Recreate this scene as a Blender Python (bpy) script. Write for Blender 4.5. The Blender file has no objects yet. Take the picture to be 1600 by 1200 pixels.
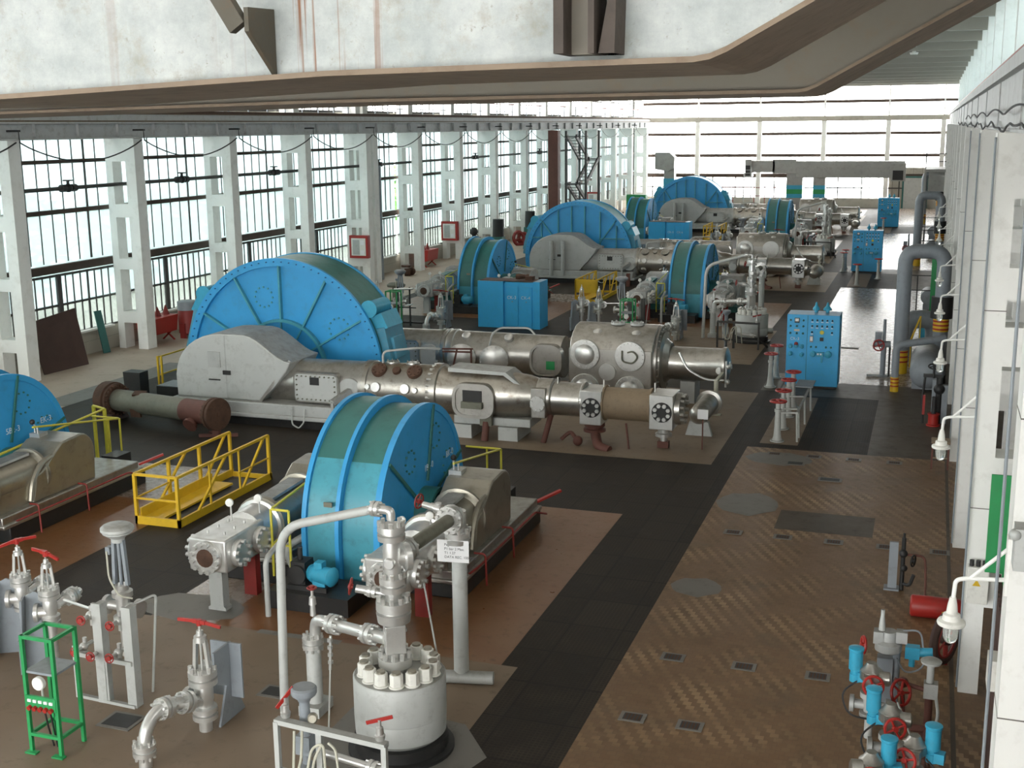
import bpy, bmesh, math, random
from mathutils import Vector, Matrix
random.seed(7)
SC = bpy.context.scene
COL = SC.collection
PI = math.pi
# ---------------------------------------------------------------- camera
def make_camera():
    yaw, pit, rol = .3342, .2101, -.0102
    cy, sy, cp, sp = math.cos(yaw), math.sin(yaw), math.cos(pit), math.sin(pit)
    f = Vector((-sy*cp, cy*cp, -sp)); r = Vector((cy, sy, 0)); u = r.cross(f)
    c, s = math.cos(rol), math.sin(rol)
    r2 = c*r + s*u; u2 = -s*r + c*u
    cam = bpy.data.cameras.new('camera'); o = bpy.data.objects.new('camera', cam); COL.objects.link(o)
    m = Matrix((r2, u2, -f)).transposed().to_4x4(); m.translation = (0, 0, 7.5354)
    o.matrix_world = m
    cam.sensor_width = 36; cam.sensor_fit = 'HORIZONTAL'; cam.lens = 1886.24/1600*36
    cam.clip_start = .05; cam.clip_end = 600
    SC.camera = o
make_camera()
# ---------------------------------------------------------------- sky and light
W = bpy.data.worlds.new('overcast_sky'); SC.world = W; W.use_nodes = True
wn = W.node_tree; wn.nodes.clear()
wo = wn.nodes.new('ShaderNodeOutputWorld'); wb = wn.nodes.new('ShaderNodeBackground')
wt = wn.nodes.new('ShaderNodeTexCoord'); wsx = wn.nodes.new('ShaderNodeSeparateXYZ'); wr = wn.nodes.new('ShaderNodeValToRGB')
wn.links.new(wt.outputs['Generated'], wsx.inputs[0]); wn.links.new(wsx.outputs['Z'], wr.inputs[0])
wr.color_ramp.elements[0].position = 0.0; wr.color_ramp.elements[0].color = (1, .99, .97, 1)
wr.color_ramp.elements[1].position = 0.35; wr.color_ramp.elements[1].color = (1, .985, .96, 1)
wn.links.new(wr.outputs[0], wb.inputs['Color']); wb.inputs['Strength'].default_value = 4.6
wn.links.new(wb.outputs[0], wo.inputs[0])
SC.view_settings.view_transform = 'Standard'; SC.view_settings.look = 'None'
SC.view_settings.gamma = 1; SC.view_settings.use_curve_mapping = False
SC.view_settings.exposure = 1.65
def portal(name, loc, rot, sx, sy):
    l = bpy.data.lights.new(name, 'AREA'); l.shape = 'RECTANGLE'; l.size = sx; l.size_y = sy
    l.cycles.is_portal = True
    o = bpy.data.objects.new(name, l); COL.objects.link(o); o.location = loc; o.rotation_euler = rot
YB, YF, XL, XR, ZC = -12.3, 115.0, -27.3, 2.6, 12.2
portal('daylight_left', (XL-.35, (YB+YF)/2, 6.4), (0, -PI/2, 0), 11.5, YF-YB)
portal('daylight_roof', (-12.5, (YB+YF)/2, 11.7), (0, 0, 0), 5, YF-YB)  # portal of the added roof glazing
portal('daylight_right_upper', (XR+.2, (YB+YF)/2, 9.7), (0, PI/2, 0), 2.4, YF-YB)  # portal of the added strip above the right crane beam
portal('daylight_far', ((XL+XR)/2, YF+.4, 6.6), (-PI/2, 0, 0), XR-XL, 11)
portal('daylight_rear', ((XL+XR)/2, YB-.4, 6.6), (PI/2, 0, 0), XR-XL, 11)  # portal of the added glazed rear wall
# ---------------------------------------------------------------- mesh builder
ORG = [0., 0., 0.]      # parts are drawn in hall coordinates and shifted to their thing's base
class MB:
    def __init__(s): s.v = []; s.f = []; s.m = []; s.mi = 0
    def add(s, vs, fs):
        b = len(s.v); s.v += [tuple(p) for p in vs]
        for f in fs: s.f.append([b+i for i in f]); s.m.append(s.mi)
        return s
    def box(s, x0, x1, y0, y1, z0, z1):
        v = [(x, y, z) for z in (z0, z1) for y in (y0, y1) for x in (x0, x1)]
        return s.add(v, [(0, 2, 3, 1), (4, 5, 7, 6), (0, 1, 5, 4), (2, 6, 7, 3), (0, 4, 6, 2), (1, 3, 7, 5)])
    def bx(s, c, size, rot=(0, 0, 0)):
        from mathutils import Euler
        R = Euler(rot).to_matrix(); c = Vector(c); h = Vector(size)/2
        v = [c + R @ Vector((x*h.x, y*h.y, z*h.z)) for z in (-1, 1) for y in (-1, 1) for x in (-1, 1)]
        return s.add(v, [(0, 2, 3, 1), (4, 5, 7, 6), (0, 1, 5, 4), (2, 6, 7, 3), (0, 4, 6, 2), (1, 3, 7, 5)])
    def bar(s, p0, p1, w, h=None, up=(0, 0, 1)):
        h = h or w; p0 = Vector(p0); p1 = Vector(p1); d = (p1-p0).normalized(); up = Vector(up)
        if abs(d.dot(up)) > .98: up = Vector((0, 1, 0))
        a = d.cross(up).normalized(); b = a.cross(d)
        v = []
        for p in (p0, p1):
            for i, j in ((-1, -1), (1, -1), (1, 1), (-1, 1)): v.append(p + a*(i*w/2) + b*(j*h/2))
        return s.add(v, [(3, 2, 1, 0), (4, 5, 6, 7), (0, 1, 5, 4), (1, 2, 6, 5), (2, 3, 7, 6), (3, 0, 4, 7)])
    def lathe(s, p, d, prof, n=20, cap=True):
        p = Vector(p); d = Vector(d).normalized()
        t = Vector((0, 0, 1)) if abs(d.z) < .9 else Vector((1, 0, 0))
        a = d.cross(t).normalized(); b = d.cross(a)
        v = []; k = len(prof)
        for (z, r) in prof:
            for i in range(n):
                an = 2*PI*i/n; v.append(p + d*z + (a*math.cos(an) + b*math.sin(an))*max(r, 1e-4))
        f = []
        for j in range(k-1):
            for i in range(n):
                i2 = (i+1) % n; f.append((j*n+i, j*n+i2, (j+1)*n+i2, (j+1)*n+i))
        if cap: f.append(tuple(range(n-1, -1, -1))); f.append(tuple((k-1)*n+i for i in range(n)))
        return s.add(v, f)
    def cyl(s, p0, p1, r, r1=None, n=18):
        p0 = Vector(p0); p1 = Vector(p1); d = p1-p0
        return s.lathe(p0, d, [(0, r), (d.length, r if r1 is None else r1)], n)
    def dome(s, p, d, r, h, n=18, k=5):
        return s.lathe(p, d, [(h*math.sin(PI/2*i/k), r*math.cos(PI/2*i/k)) for i in range(k+1)], n)
    def ball(s, p, r, n=12, k=8, sc=(1, 1, 1)):
        b = len(s.v); s.lathe((0, 0, 0), (0, 0, 1), [(-r*math.cos(PI*i/k), r*math.sin(PI*i/k)) for i in range(k+1)], n)
        for i in range(b, len(s.v)): q = s.v[i]; s.v[i] = (p[0]+q[0]*sc[0], p[1]+q[1]*sc[1], p[2]+q[2]*sc[2])
        return s
    def prism(s, pts, axis, a0, a1):
        n = len(pts); v = []
        for a in (a0, a1):
            for (p, q) in pts: v.append({'x': (a, p, q), 'y': (p, a, q), 'z': (p, q, a)}[axis])
        f = [tuple(range(n-1, -1, -1)), tuple(range(n, 2*n))]
        for i in range(n): j = (i+1) % n; f.append((i, j, n+j, n+i))
        return s.add(v, f)
    def tube(s, pts, r, n=10, bend=0, seg=5):
        P = [Vector(p) for p in pts]
        if bend and len(P) > 2:
            Q = [P[0]]
            for i in range(1, len(P)-1):
                a, b, c = P[i-1], P[i], P[i+1]
                k = min(bend, (a-b).length*.49, (c-b).length*.49)
                s0 = b + (a-b).normalized()*k; s1 = b + (c-b).normalized()*k
                for j in range(seg+1):
                    t = j/seg; Q.append(s0*(1-t)**2 + b*2*t*(1-t) + s1*t*t)
            Q.append(P[-1]); P = Q
        v = []; k = len(P); d0 = (P[1]-P[0]).normalized()
        a = d0.cross(Vector((0, 0, 1)) if abs(d0.z) < .9 else Vector((1, 0, 0))).normalized()
        for i, p in enumerate(P):
            d = (P[min(i+1, k-1)] - P[max(i-1, 0)]).normalized()
            a = (a - d*a.dot(d)).normalized(); b = d.cross(a)
            for j in range(n):
                an = 2*PI*j/n; v.append(p + (a*math.cos(an) + b*math.sin(an))*r)
        f = [tuple(range(n-1, -1, -1)), tuple((k-1)*n+i for i in range(n))]
        for j in range(k-1):
            for i in range(n): i2 = (i+1) % n; f.append((j*n+i, j*n+i2, (j+1)*n+i2, (j+1)*n+i))
        return s.add(v, f)
    def bolts(s, c, d, R, num, r, h, n=6, a0=0.):
        c = Vector(c); d = Vector(d).normalized()
        t = Vector((0, 0, 1)) if abs(d.z) < .9 else Vector((1, 0, 0))
        a = d.cross(t).normalized(); b = d.cross(a)
        for i in range(num):
            an = 2*PI*(i+.5)/num + a0; q = c + (a*math.cos(an)+b*math.sin(an))*R
            s.cyl(q, q+d*h, r, n=n)
        return s
    def wheel(s, c, d, R, r=.016, spokes=4, hub=.03):          # rim, spokes and hub of a hand wheel
        c = Vector(c); d = Vector(d).normalized()
        t = Vector((0, 0, 1)) if abs(d.z) < .9 else Vector((1, 0, 0))
        a = d.cross(t).normalized(); b = d.cross(a); n = 20; m = 6; v = []; f = []
        for i in range(n):
            an = 2*PI*i/n; e = a*math.cos(an)+b*math.sin(an)
            for j in range(m):
                bn = 2*PI*j/m; v.append(c + e*(R + r*math.cos(bn)) + d*(r*math.sin(bn)))
        for i in range(n):
            for j in range(m):
                f.append((i*m+j, ((i+1) % n)*m+j, ((i+1) % n)*m+(j+1) % m, i*m+(j+1) % m))
        s.add(v, f)
        for i in range(spokes):
            an = 2*PI*i/spokes + .4; e = a*math.cos(an)+b*math.sin(an); s.cyl(c, c+e*R, r*.8, n=6)
        s.cyl(c-d*hub, c+d*hub, hub*1.1, n=10); return s
    def build(s, name, mat, parent=None, bevel=0, smooth=True):
        if parent: s.v = [(p[0]-ORG[0], p[1]-ORG[1], p[2]-ORG[2]) for p in s.v]
        me = bpy.data.meshes.new(name); me.from_pydata(s.v, [], s.f)
        mats = mat if isinstance(mat, (list, tuple)) else [mat]
        for m in mats: me.materials.append(m)
        if len(mats) > 1: me.polygons.foreach_set('material_index', s.m)
        bm = bmesh.new(); bm.from_mesh(me); bmesh.ops.recalc_face_normals(bm, faces=bm.faces); bm.to_mesh(me); bm.free()
        if smooth:
            me.polygons.foreach_set('use_smooth', [True]*len(me.polygons)); me.set_sharp_from_angle(angle=math.radians(38))
        me.update()
        o = bpy.data.objects.new(name, me); COL.objects.link(o)
        if parent: o.parent = parent
        if bevel:
            b = o.modifiers.new('edge', 'BEVEL'); b.width = bevel; b.segments = 2; b.limit_method = 'ANGLE'; b.angle_limit = math.radians(40)
            b.harden_normals = False
        return o
def tag(o, label, cat, group=None):
    o['label'] = label; o['category'] = cat
    if group: o['group'] = group
    return o
def thing(name, label, cat, loc=(0, 0, 0), rz=0, group=None):
    o = bpy.data.objects.new(name, None); COL.objects.link(o); o.location = loc; o.rotation_euler = (0, 0, rz)
    o.empty_display_size = .2
    return tag(o, label, cat, group)
def begin(name, label, cat, org, off=0., group=None):
    ORG[:] = org; return thing(name, label, cat, (org[0], org[1]+off, org[2]), 0, group)
def end(): ORG[:] = (0., 0., 0.)
def struct(o): o['kind'] = 'structure'; return o
def copy_tree(o, parent=None):
    c = o.copy(); COL.objects.link(c)
    if parent: c.parent = parent
    for ch in list(o.children): copy_tree(ch, c)
    return c
def dup(o, loc, label, rz=None, group=None):
    c = copy_tree(o); c.location = loc; c['label'] = label
    if rz is not None: c.rotation_euler = (0, 0, rz)
    if group: c['group'] = group
    return c
def text_mesh(body, size, loc, rot, mat, parent, name='lettering', depth=.002):
    cu = bpy.data.curves.new('lettering', 'FONT'); cu.body = body; cu.size = size; cu.extrude = depth
    t = bpy.data.objects.new('lettering', cu); COL.objects.link(t)
    dg = bpy.context.evaluated_depsgraph_get(); me = bpy.data.meshes.new_from_object(t.evaluated_get(dg))
    bpy.data.objects.remove(t); me.materials.clear(); me.materials.append(mat)
    o = bpy.data.objects.new(name, me); COL.objects.link(o); o.location = loc; o.rotation_euler = rot
    if parent: o.parent = parent
    return o
# ---------------------------------------------------------------- materials
def nodes(name):
    m = bpy.data.materials.new(name); m.use_nodes = True; t = m.node_tree; b = t.nodes['Principled BSDF']
    return m, t, b
def noise(t, scale, detail=6, rough=.6, vec=None, stretch=None):
    n = t.nodes.new('ShaderNodeTexNoise'); n.inputs['Scale'].default_value = scale
    n.inputs['Detail'].default_value = detail; n.inputs['Roughness'].default_value = rough
    g = t.nodes.new('ShaderNodeNewGeometry') if vec is None else None
    src = g.outputs['Position'] if g else vec
    if stretch:
        mp = t.nodes.new('ShaderNodeMapping'); mp.inputs['Scale'].default_value = stretch
        t.links.new(src, mp.inputs[0]); src = mp.outputs[0]
    t.links.new(src, n.inputs['Vector']); return n.outputs['Fac']
def ramp(t, fac, a, b, ca=(0, 0, 0, 1), cb=(1, 1, 1, 1)):
    r = t.nodes.new('ShaderNodeValToRGB'); r.color_ramp.elements[0].position = a; r.color_ramp.elements[1].position = b
    r.color_ramp.elements[0].color = ca; r.color_ramp.elements[1].color = cb
    t.links.new(fac, r.inputs[0]); return r.outputs[0]
def mix(t, fac, a, b, mode='MIX'):
    n = t.nodes.new('ShaderNodeMix'); n.data_type = 'RGBA'; n.blend_type = mode
    for k, x in ((0, fac), (6, a), (7, b)):
        if hasattr(x, 'links'): t.links.new(x, n.inputs[k])
        elif k == 0: n.inputs[0].default_value = x
        else: n.inputs[k].default_value = (*x[:3], 1)
    return n.outputs[2]
def math_(t, op, a, b=0., c=None):
    n = t.nodes.new('ShaderNodeMath'); n.operation = op
    for i, x in enumerate((a, b, c)):
        if x is None: continue
        if hasattr(x, 'links'): t.links.new(x, n.inputs[i])
        else: n.inputs[i].default_value = x
    return n.outputs[0]
def paint(name, col, rough=.5, metal=0., var=.14, dirt=(.09, .07, .05), amount=.35, dust=0., scale=1.5, dcol=(.13, .11, .08), bump=0., chip=None):
    """worn paint: blotchy colour, patches of dirt, dust lying on what faces up"""
    m, t, b = nodes(name)
    n1 = noise(t, scale, 5); n2 = noise(t, scale*3.1, 8, .7)
    dark = tuple(c*(1-var*1.6) for c in col); lite = tuple(min(1, c*(1+var)) for c in col)
    c = mix(t, n1, dark, lite)
    c = mix(t, math_(t, 'MULTIPLY', ramp(t, n2, .52, .75), amount), c, dirt)
    if chip:
        c = mix(t, ramp(t, noise(t, scale*2.3, 9, .75), .66, .70), c, chip)
    if dust:
        g = t.nodes.new('ShaderNodeNewGeometry'); sx = t.nodes.new('ShaderNodeSeparateXYZ'); t.links.new(g.outputs['Normal'], sx.inputs[0])
        up = ramp(t, sx.outputs['Z'], .35, .95)
        d = math_(t, 'MULTIPLY', math_(t, 'MULTIPLY', up, dust), ramp(t, n2, .2, .6, (.55, .55, .55, 1)))
        c = mix(t, d, c, dcol)
        if metal: t.links.new(math_(t, 'MULTIPLY', math_(t, 'SUBTRACT', 1., d), metal), b.inputs['Metallic'])
    t.links.new(c, b.inputs['Base Color'])
    if metal and not dust: b.inputs['Metallic'].default_value = metal
    r = math_(t, 'MULTIPLY_ADD', n2, .25, rough-.1); t.links.new(r, b.inputs['Roughness'])
    if bump:
        bp = t.nodes.new('ShaderNodeBump'); bp.inputs['Strength'].default_value = bump; bp.inputs['Distance'].default_value = .02
        t.links.new(n2, bp.inputs['Height']); t.links.new(bp.outputs[0], b.inputs['Normal'])
    return m
M = {}
M['silver'] = paint('aluminium_paint', (.55, .535, .50), .30, .95, .16, dirt=(.07, .055, .035), amount=.4, dust=.85, dcol=(.10, .082, .052))
M['stained'] = paint('rust_stained_aluminium', (.56, .54, .49), .31, .92, .16, dirt=(.13, .065, .03), amount=.75, dust=1., dcol=(.095, .065, .032), scale=1.2)
M['steel'] = paint('bright_aluminium_paint', (.72, .72, .70), .32, .72, .10, amount=.22, dust=.4, dcol=(.2, .18, .15))
M['grey'] = paint('grey_machine_paint', (.47, .48, .47), .5, .15, .10, amount=.25, dust=.8, dcol=(.14, .13, .11))
M['palegrey'] = paint('pale_grey_paint', (.52, .535, .52), .5, .1, .08, amount=.3, dust=.75, dcol=(.16, .15, .125))
M['brass_grey'] = paint('oily_aluminium_paint', (.40, .375, .31), .34, .75, .14, amount=.4, dust=.5)
M['blue'] = paint('blue_paint', (.038, .345, .70), .38, 0, .10, dirt=(.05, .17, .22), amount=.3, scale=1.1, dust=.1, dcol=(.10, .22, .26))
M['cabblue'] = paint('cabinet_blue_paint', (.04, .42, .80), .42, 0, .06, dirt=(.06, .27, .36), amount=.3, scale=2, dust=.6, dcol=(.22, .2, .17))
M['teal'] = paint('dark_teal_paint', (.035, .165, .15), .42, 0, .25, dirt=(.02, .06, .05), amount=.4, scale=1.2)
M['rimblue'] = paint('oily_blue_green_paint', (.07, .34, .43), .35, 0, .2, dirt=(.04, .12, .10), amount=.55, scale=1.3)
M['wornblue'] = paint('worn_blue_paint', (.07, .30, .44), .45, 0, .15, dirt=(.25, .27, .25), amount=.55, scale=2.2)
M['darkblue'] = paint('deep_blue_paint', (.01, .12, .30), .4, 0, .15)
M['motor'] = paint('motor_blue_paint', (.04, .36, .55), .4, 0, .12, amount=.2, scale=4)
M['yellow'] = paint('yellow_paint', (.72, .46, .02), .45, 0, .10, dirt=(.35, .22, .03), amount=.35, scale=3)
M['lemon'] = paint('lemon_yellow_paint', (.66, .60, .06), .45, 0, .1, amount=.25, scale=3)
M['green'] = paint('green_paint', (.02, .30, .09), .45, 0, .12, amount=.2, scale=3)
M['red'] = paint('red_paint', (.38, .022, .016), .42, 0, .12, amount=.25, scale=4)
M['darkred'] = paint('dark_red_paint', (.26, .025, .02), .5, 0, .15, amount=.3, scale=4)
M['redbrown'] = paint('red_brown_primer', (.14, .052, .038), .65, 0, .2, amount=.4, scale=3)
M['sooty'] = paint('sooty_rusty_steel', (.045, .032, .024), .7, 0, .4, dirt=(.02, .016, .012), amount=.7, scale=9)
M['rust'] = paint('rusty_steel', (.10, .05, .03), .75, .1, .35, dirt=(.03, .022, .018), amount=.6, scale=4, bump=.3)
M['oldsteel'] = paint('dull_weathered_steel', (.20, .20, .155), .55, .25, .2, amount=.5, dust=.4, scale=2.5)
M['brownpaint'] = paint('tan_insulation', (.27, .20, .13), .7, 0, .12, amount=.35, scale=3)
M['black'] = paint('black_oily_concrete', (.018, .018, .018), .35, 0, .3, amount=.3, scale=3, dust=.5, dcol=(.06, .055, .05))
M['dark'] = paint('dark_iron', (.03, .03, .03), .5, .2, .2, amount=.2, scale=4)
M['pipegrey'] = paint('grey_pipe_paint', (.27, .30, .33), .45, 0, .10, amount=.3, scale=2, dust=.5, dcol=(.12, .11, .10))
M['duct'] = paint('galvanised_duct', (.36, .36, .34), .5, .25, .15, amount=.3, scale=1)
M['paper'] = paint('white_paper', (.85, .85, .86), .8, 0, .03, amount=0)
M['offwhite'] = paint('off_white_enamel', (.78, .77, .72), .5, 0, .06, amount=.25, scale=3)
M['ink'] = paint('dark_ink', (.05, .05, .06), .7, 0, .05, amount=0)
M['whiteink'] = paint('white_lettering', (.62, .76, .84), .7, 0, .05, amount=0)
M['gauge'] = paint('gauge_face', (.85, .85, .82), .4, 0, .03, amount=0)
M['cable'] = paint('black_cable', (.02, .02, .022), .55, 0, .1, amount=0)
M['hose'] = paint('cream_hose', (.55, .54, .45), .6, 0, .1, amount=.2)
M['white'] = paint('whitewashed_concrete', (.88, .88, .85), .75, 0, .05, dirt=(.35, .32, .26), amount=.3, scale=.8, bump=.05)
M['wall'] = paint('stained_plaster', (.46, .43, .37), .8, 0, .12, dirt=(.22, .19, .14), amount=.5, scale=1)
M['darkwall'] = paint('void_shade_wall', (.10, .085, .065), .85, 0, .2, amount=.4, scale=1)  # wall coloured dark to stand in for the shaded void behind the columns
M['ceil'] = paint('roof_slab_concrete', (.34, .325, .285), .85, 0, .08, dirt=(.3, .27, .22), amount=.35, scale=.5)
M['beam'] = paint('crane_beam_paint', (.52, .53, .53), .6, 0, .1, dirt=(.20, .15, .11), amount=.55, scale=1.3)
M['purlin'] = paint('rusty_window_steel', (.075, .05, .038), .75, 0, .3, amount=.5, scale=2)
M['mullion'] = paint('dark_window_steel', (.06, .058, .055), .6, 0, .2, amount=.3, scale=3)
M['leaf'] = paint('leaf_green', (.10, .26, .05), .6, 0, .4, dirt=(.25, .40, .10), amount=.6, scale=1.2)
M['bark'] = paint('bark', (.12, .09, .06), .9, 0, .3, scale=4)
M['dirtplate'] = paint('rust_brown_plate', (.075, .04, .032), .7, 0, .2, amount=.4, scale=2)
M['earth'] = paint('ground_outside', (.62, .64, .58), .9, 0, .2, scale=.3)
def mat_glass(name, tint, clear, thru=1., scale=.6):
    m, t, b = nodes(name); t.nodes.remove(b); o = t.nodes['Material Output']
    tr = t.nodes.new('ShaderNodeBsdfTransparent'); tl = t.nodes.new('ShaderNodeBsdfTranslucent')
    gl = t.nodes.new('ShaderNodeBsdfGlossy'); gl.inputs['Roughness'].default_value = .15
    mx = t.nodes.new('ShaderNodeMixShader'); m2 = t.nodes.new('ShaderNodeMixShader')
    n = noise(t, scale, 3, .5)
    t.links.new(mix(t, n, tuple(c*.85*thru for c in tint), tuple(min(1, c*1.1*thru) for c in tint)), tl.inputs['Color'])
    tr.inputs['Color'].default_value = (*(c*thru for c in tint), 1)
    f = math_(t, 'MULTIPLY_ADD', n, -.35, 1-clear+.17)
    t.links.new(f, mx.inputs[0]); t.links.new(tr.outputs[0], mx.inputs[1]); t.links.new(tl.outputs[0], mx.inputs[2])
    m2.inputs[0].default_value = .05
    t.links.new(mx.outputs[0], m2.inputs[1]); t.links.new(gl.outputs[0], m2.inputs[2]); t.links.new(m2.outputs[0], o.inputs[0])
    return m
M['frosted'] = mat_glass('wired_frosted_glass', (.83, .95, .97), .5, .47)
M['clear'] = mat_glass('old_window_glass', (.97, .98, .98), .92)
M['roofglass'] = mat_glass('dimmed_roof_glass', (.97, .95, .90), .5, .33)  # glass of the added roof strip, toned down to balance the top light
M['lowglass'] = mat_glass('dirty_window_glass', (.90, .96, .95), .8, .42)
def mat_bulb():
    m, t, b = nodes('lamp_glass'); b.inputs['Base Color'].default_value = (.85, .88, .85, 1); b.inputs['Roughness'].default_value = .08
    b.inputs['Transmission Weight'].default_value = .75; b.inputs['IOR'].default_value = 1.2; return m
M['bulb'] = mat_bulb()
def mat_tiles():
    """small brown floor tiles; paler tiles step diagonally across the floor"""
    m, t, b = nodes('brown_paver_tiles')
    g = t.nodes.new('ShaderNodeNewGeometry'); sx = t.nodes.new('ShaderNodeSeparateXYZ'); t.links.new(g.outputs['Position'], sx.inputs[0])
    Y = math_(t, 'DIVIDE', sx.outputs['Y'], .105)
    iy = math_(t, 'FLOOR', Y)
    X = math_(t, 'ADD', math_(t, 'DIVIDE', sx.outputs['X'], .115), math_(t, 'MULTIPLY', iy, .5))
    ix = math_(t, 'FLOOR', X)
    band = math_(t, 'LESS_THAN', math_(t, 'MODULO', math_(t, 'ADD', ix, 4000.), 2.), .5)
    cv = t.nodes.new('ShaderNodeCombineXYZ'); t.links.new(ix, cv.inputs[0]); t.links.new(iy, cv.inputs[1])
    wn_ = t.nodes.new('ShaderNodeTexWhiteNoise'); wn_.noise_dimensions = '2D'; t.links.new(cv.outputs[0], wn_.inputs['Vector'])
    big = noise(t, .55, 4); fine = noise(t, 2.2, 8, .7)
    c = mix(t, math_(t, 'MULTIPLY', band, ramp(t, mix(t, .5, big, noise(t, 1.1, 5, .6)), .46, .62)), (.17, .096, .048), (.36, .235, .128))
    c = mix(t, math_(t, 'MULTIPLY', wn_.outputs['Value'], .5), c, (.20, .125, .065))
    c = mix(t, ramp(t, fine, .5, .85), c, (.10, .068, .038))
    c = mix(t, math_(t, 'MULTIPLY', ramp(t, noise(t, .8, 6, .65), .56, .68), .75), c, (.13, .086, .050))
    fx = math_(t, 'FRACT', X); fy = math_(t, 'FRACT', Y)
    gr = math_(t, 'LESS_THAN', math_(t, 'MINIMUM', fx, fy), .07)
    c = mix(t, math_(t, 'MULTIPLY', gr, .35), c, (.09, .06, .04))
    t.links.new(c, b.inputs['Base Color'])
    b.inputs['Specular IOR Level'].default_value = .28
    t.links.new(math_(t, 'MULTIPLY_ADD', fine, .4, .25), b.inputs['Roughness'])
    return m
M['tiles'] = mat_tiles()
def mat_concrete(name, a, bcol, oil, rough=.55, scale=.8):
    m, t, b = nodes(name)
    b.inputs['Specular IOR Level'].default_value = .5 if 'polished' in name else .28
    n = noise(t, scale, 8, .65); n2 = noise(t, scale*4, 8, .7)
    c = mix(t, ramp(t, n, .3, .7), a, bcol); c = mix(t, ramp(t, n2, .55, .8), c, oil)
    t.links.new(c, b.inputs['Base Color']); t.links.new(math_(t, 'MULTIPLY_ADD', n2, .15 if 'polished' in name else .4, rough-.1 if 'polished' in name else rough-.2), b.inputs['Roughness'])
    return m
M['conc'] = mat_concrete('brown_stained_concrete', (.18, .125, .080), (.225, .17, .12), (.12, .084, .056))
M['walk'] = mat_concrete('dusty_walkway_concrete', (.40, .32, .25), (.48, .39, .31), (.24, .195, .155))
M['redtile'] = mat_concrete('oily_red_tile', (.165, .064, .020), (.195, .102, .048), (.085, .042, .02), .34, 1.5)
M['greyconc'] = mat_concrete('grey_patch_concrete', (.16, .15, .135), (.20, .185, .165), (.10, .09, .08))
M['shinytile'] = mat_concrete('polished_pale_tile', (.22, .165, .128), (.28, .23, .19), (.14, .105, .08), .30, 1.2)
M['darkconc'] = mat_concrete('dark_concrete', (.062, .048, .034), (.095, .073, .053), (.036, .029, .021), .5, .7)
def mat_grate():
    m, t, b = nodes('ribbed_steel_floor_plate')
    g = t.nodes.new('ShaderNodeNewGeometry'); sx = t.nodes.new('ShaderNodeSeparateXYZ'); t.links.new(g.outputs['Position'], sx.inputs[0])
    X = sx.outputs['X']; Y = sx.outputs['Y']
    fx = math_(t, 'FRACT', math_(t, 'DIVIDE', X, .06)); fy = math_(t, 'FRACT', math_(t, 'DIVIDE', Y, .06))
    hole = math_(t, 'MULTIPLY', math_(t, 'GREATER_THAN', fx, .35), math_(t, 'GREATER_THAN', fy, .35))
    sxm = math_(t, 'FRACT', math_(t, 'DIVIDE', X, .82)); sym = math_(t, 'FRACT', math_(t, 'DIVIDE', Y, 1.05))
    seam = math_(t, 'LESS_THAN', math_(t, 'MINIMUM', sxm, sym), .035)
    cv = t.nodes.new('ShaderNodeCombineXYZ'); t.links.new(math_(t, 'FLOOR', math_(t, 'DIVIDE', X, .82)), cv.inputs[0]); t.links.new(math_(t, 'FLOOR', math_(t, 'DIVIDE', Y, 1.05)), cv.inputs[1])
    w = t.nodes.new('ShaderNodeTexWhiteNoise'); w.noise_dimensions = '2D'; t.links.new(cv.outputs[0], w.inputs['Vector'])
    n = noise(t, 1.2, 7, .7)
    c = mix(t, w.outputs['Value'], (.017, .012, .008), (.032, .023, .0155))
    c = mix(t, ramp(t, n, .45, .75), c, (.052, .041, .030))
    c = mix(t, math_(t, 'MULTIPLY', hole, .45), c, (.009, .0075, .006)); c = mix(t, math_(t, 'MULTIPLY', seam, .6), c, (.007, .006, .005))
    b.inputs['Specular IOR Level'].default_value = .22; t.links.new(c, b.inputs['Base Color']); t.links.new(math_(t, 'MULTIPLY_ADD', n, .3, .46), b.inputs['Roughness'])
    bp = t.nodes.new('ShaderNodeBump'); bp.inputs['Strength'].default_value = .3; bp.inputs['Distance'].default_value = .01; bp.invert = True
    t.links.new(hole, bp.inputs['Height']); t.links.new(bp.outputs[0], b.inputs['Normal'])
    return m
M['grate'] = mat_grate()
def mat_girder():
    """weathered white girder plate with rust runs down from the top"""
    m, t, b = nodes('weathered_girder_paint')
    g = t.nodes.new('ShaderNodeNewGeometry')
    n1 = noise(t, 5, 9, .75); n2 = noise(t, 34, 8, .75)
    c = mix(t, ramp(t, n1, .3, .7), (.20, .225, .225), (.385, .40, .39))
    c = mix(t, math_(t, 'MULTIPLY', ramp(t, n2, .58, .68), ramp(t, n1, .35, .6)), c, (.15, .135, .10))
    c = mix(t, math_(t, 'MULTIPLY', ramp(t, noise(t, 3.1, 9, .75), .56, .68), .6), c, (.20, .175, .12))
    run = noise(t, 26, 4, .6, stretch=(1, .1, .02))
    sxg = t.nodes.new('ShaderNodeSeparateXYZ'); t.links.new(g.outputs['Position'], sxg.inputs[0])
    zone = math_(t, 'MULTIPLY', ramp(t, math_(t, 'MULTIPLY_ADD', sxg.outputs['X'], .25, 1), .575, .585), ramp(t, math_(t, 'MULTIPLY_ADD', sxg.outputs['X'], -.25, 0), .34, .36))
    zone = math_(t, 'ADD', zone, math_(t, 'MULTIPLY', ramp(t, noise(t, 2.1, 2, .4, stretch=(1, .1, .05)), .56, .62), .25))
    c = mix(t, math_(t, 'MULTIPLY', ramp(t, run, .55, .62), zone), c, (.15, .06, .022))
    t.links.new(c, b.inputs['Base Color']); b.inputs['Roughness'].default_value = .65
    return m
M['girder'] = mat_girder()
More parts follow.
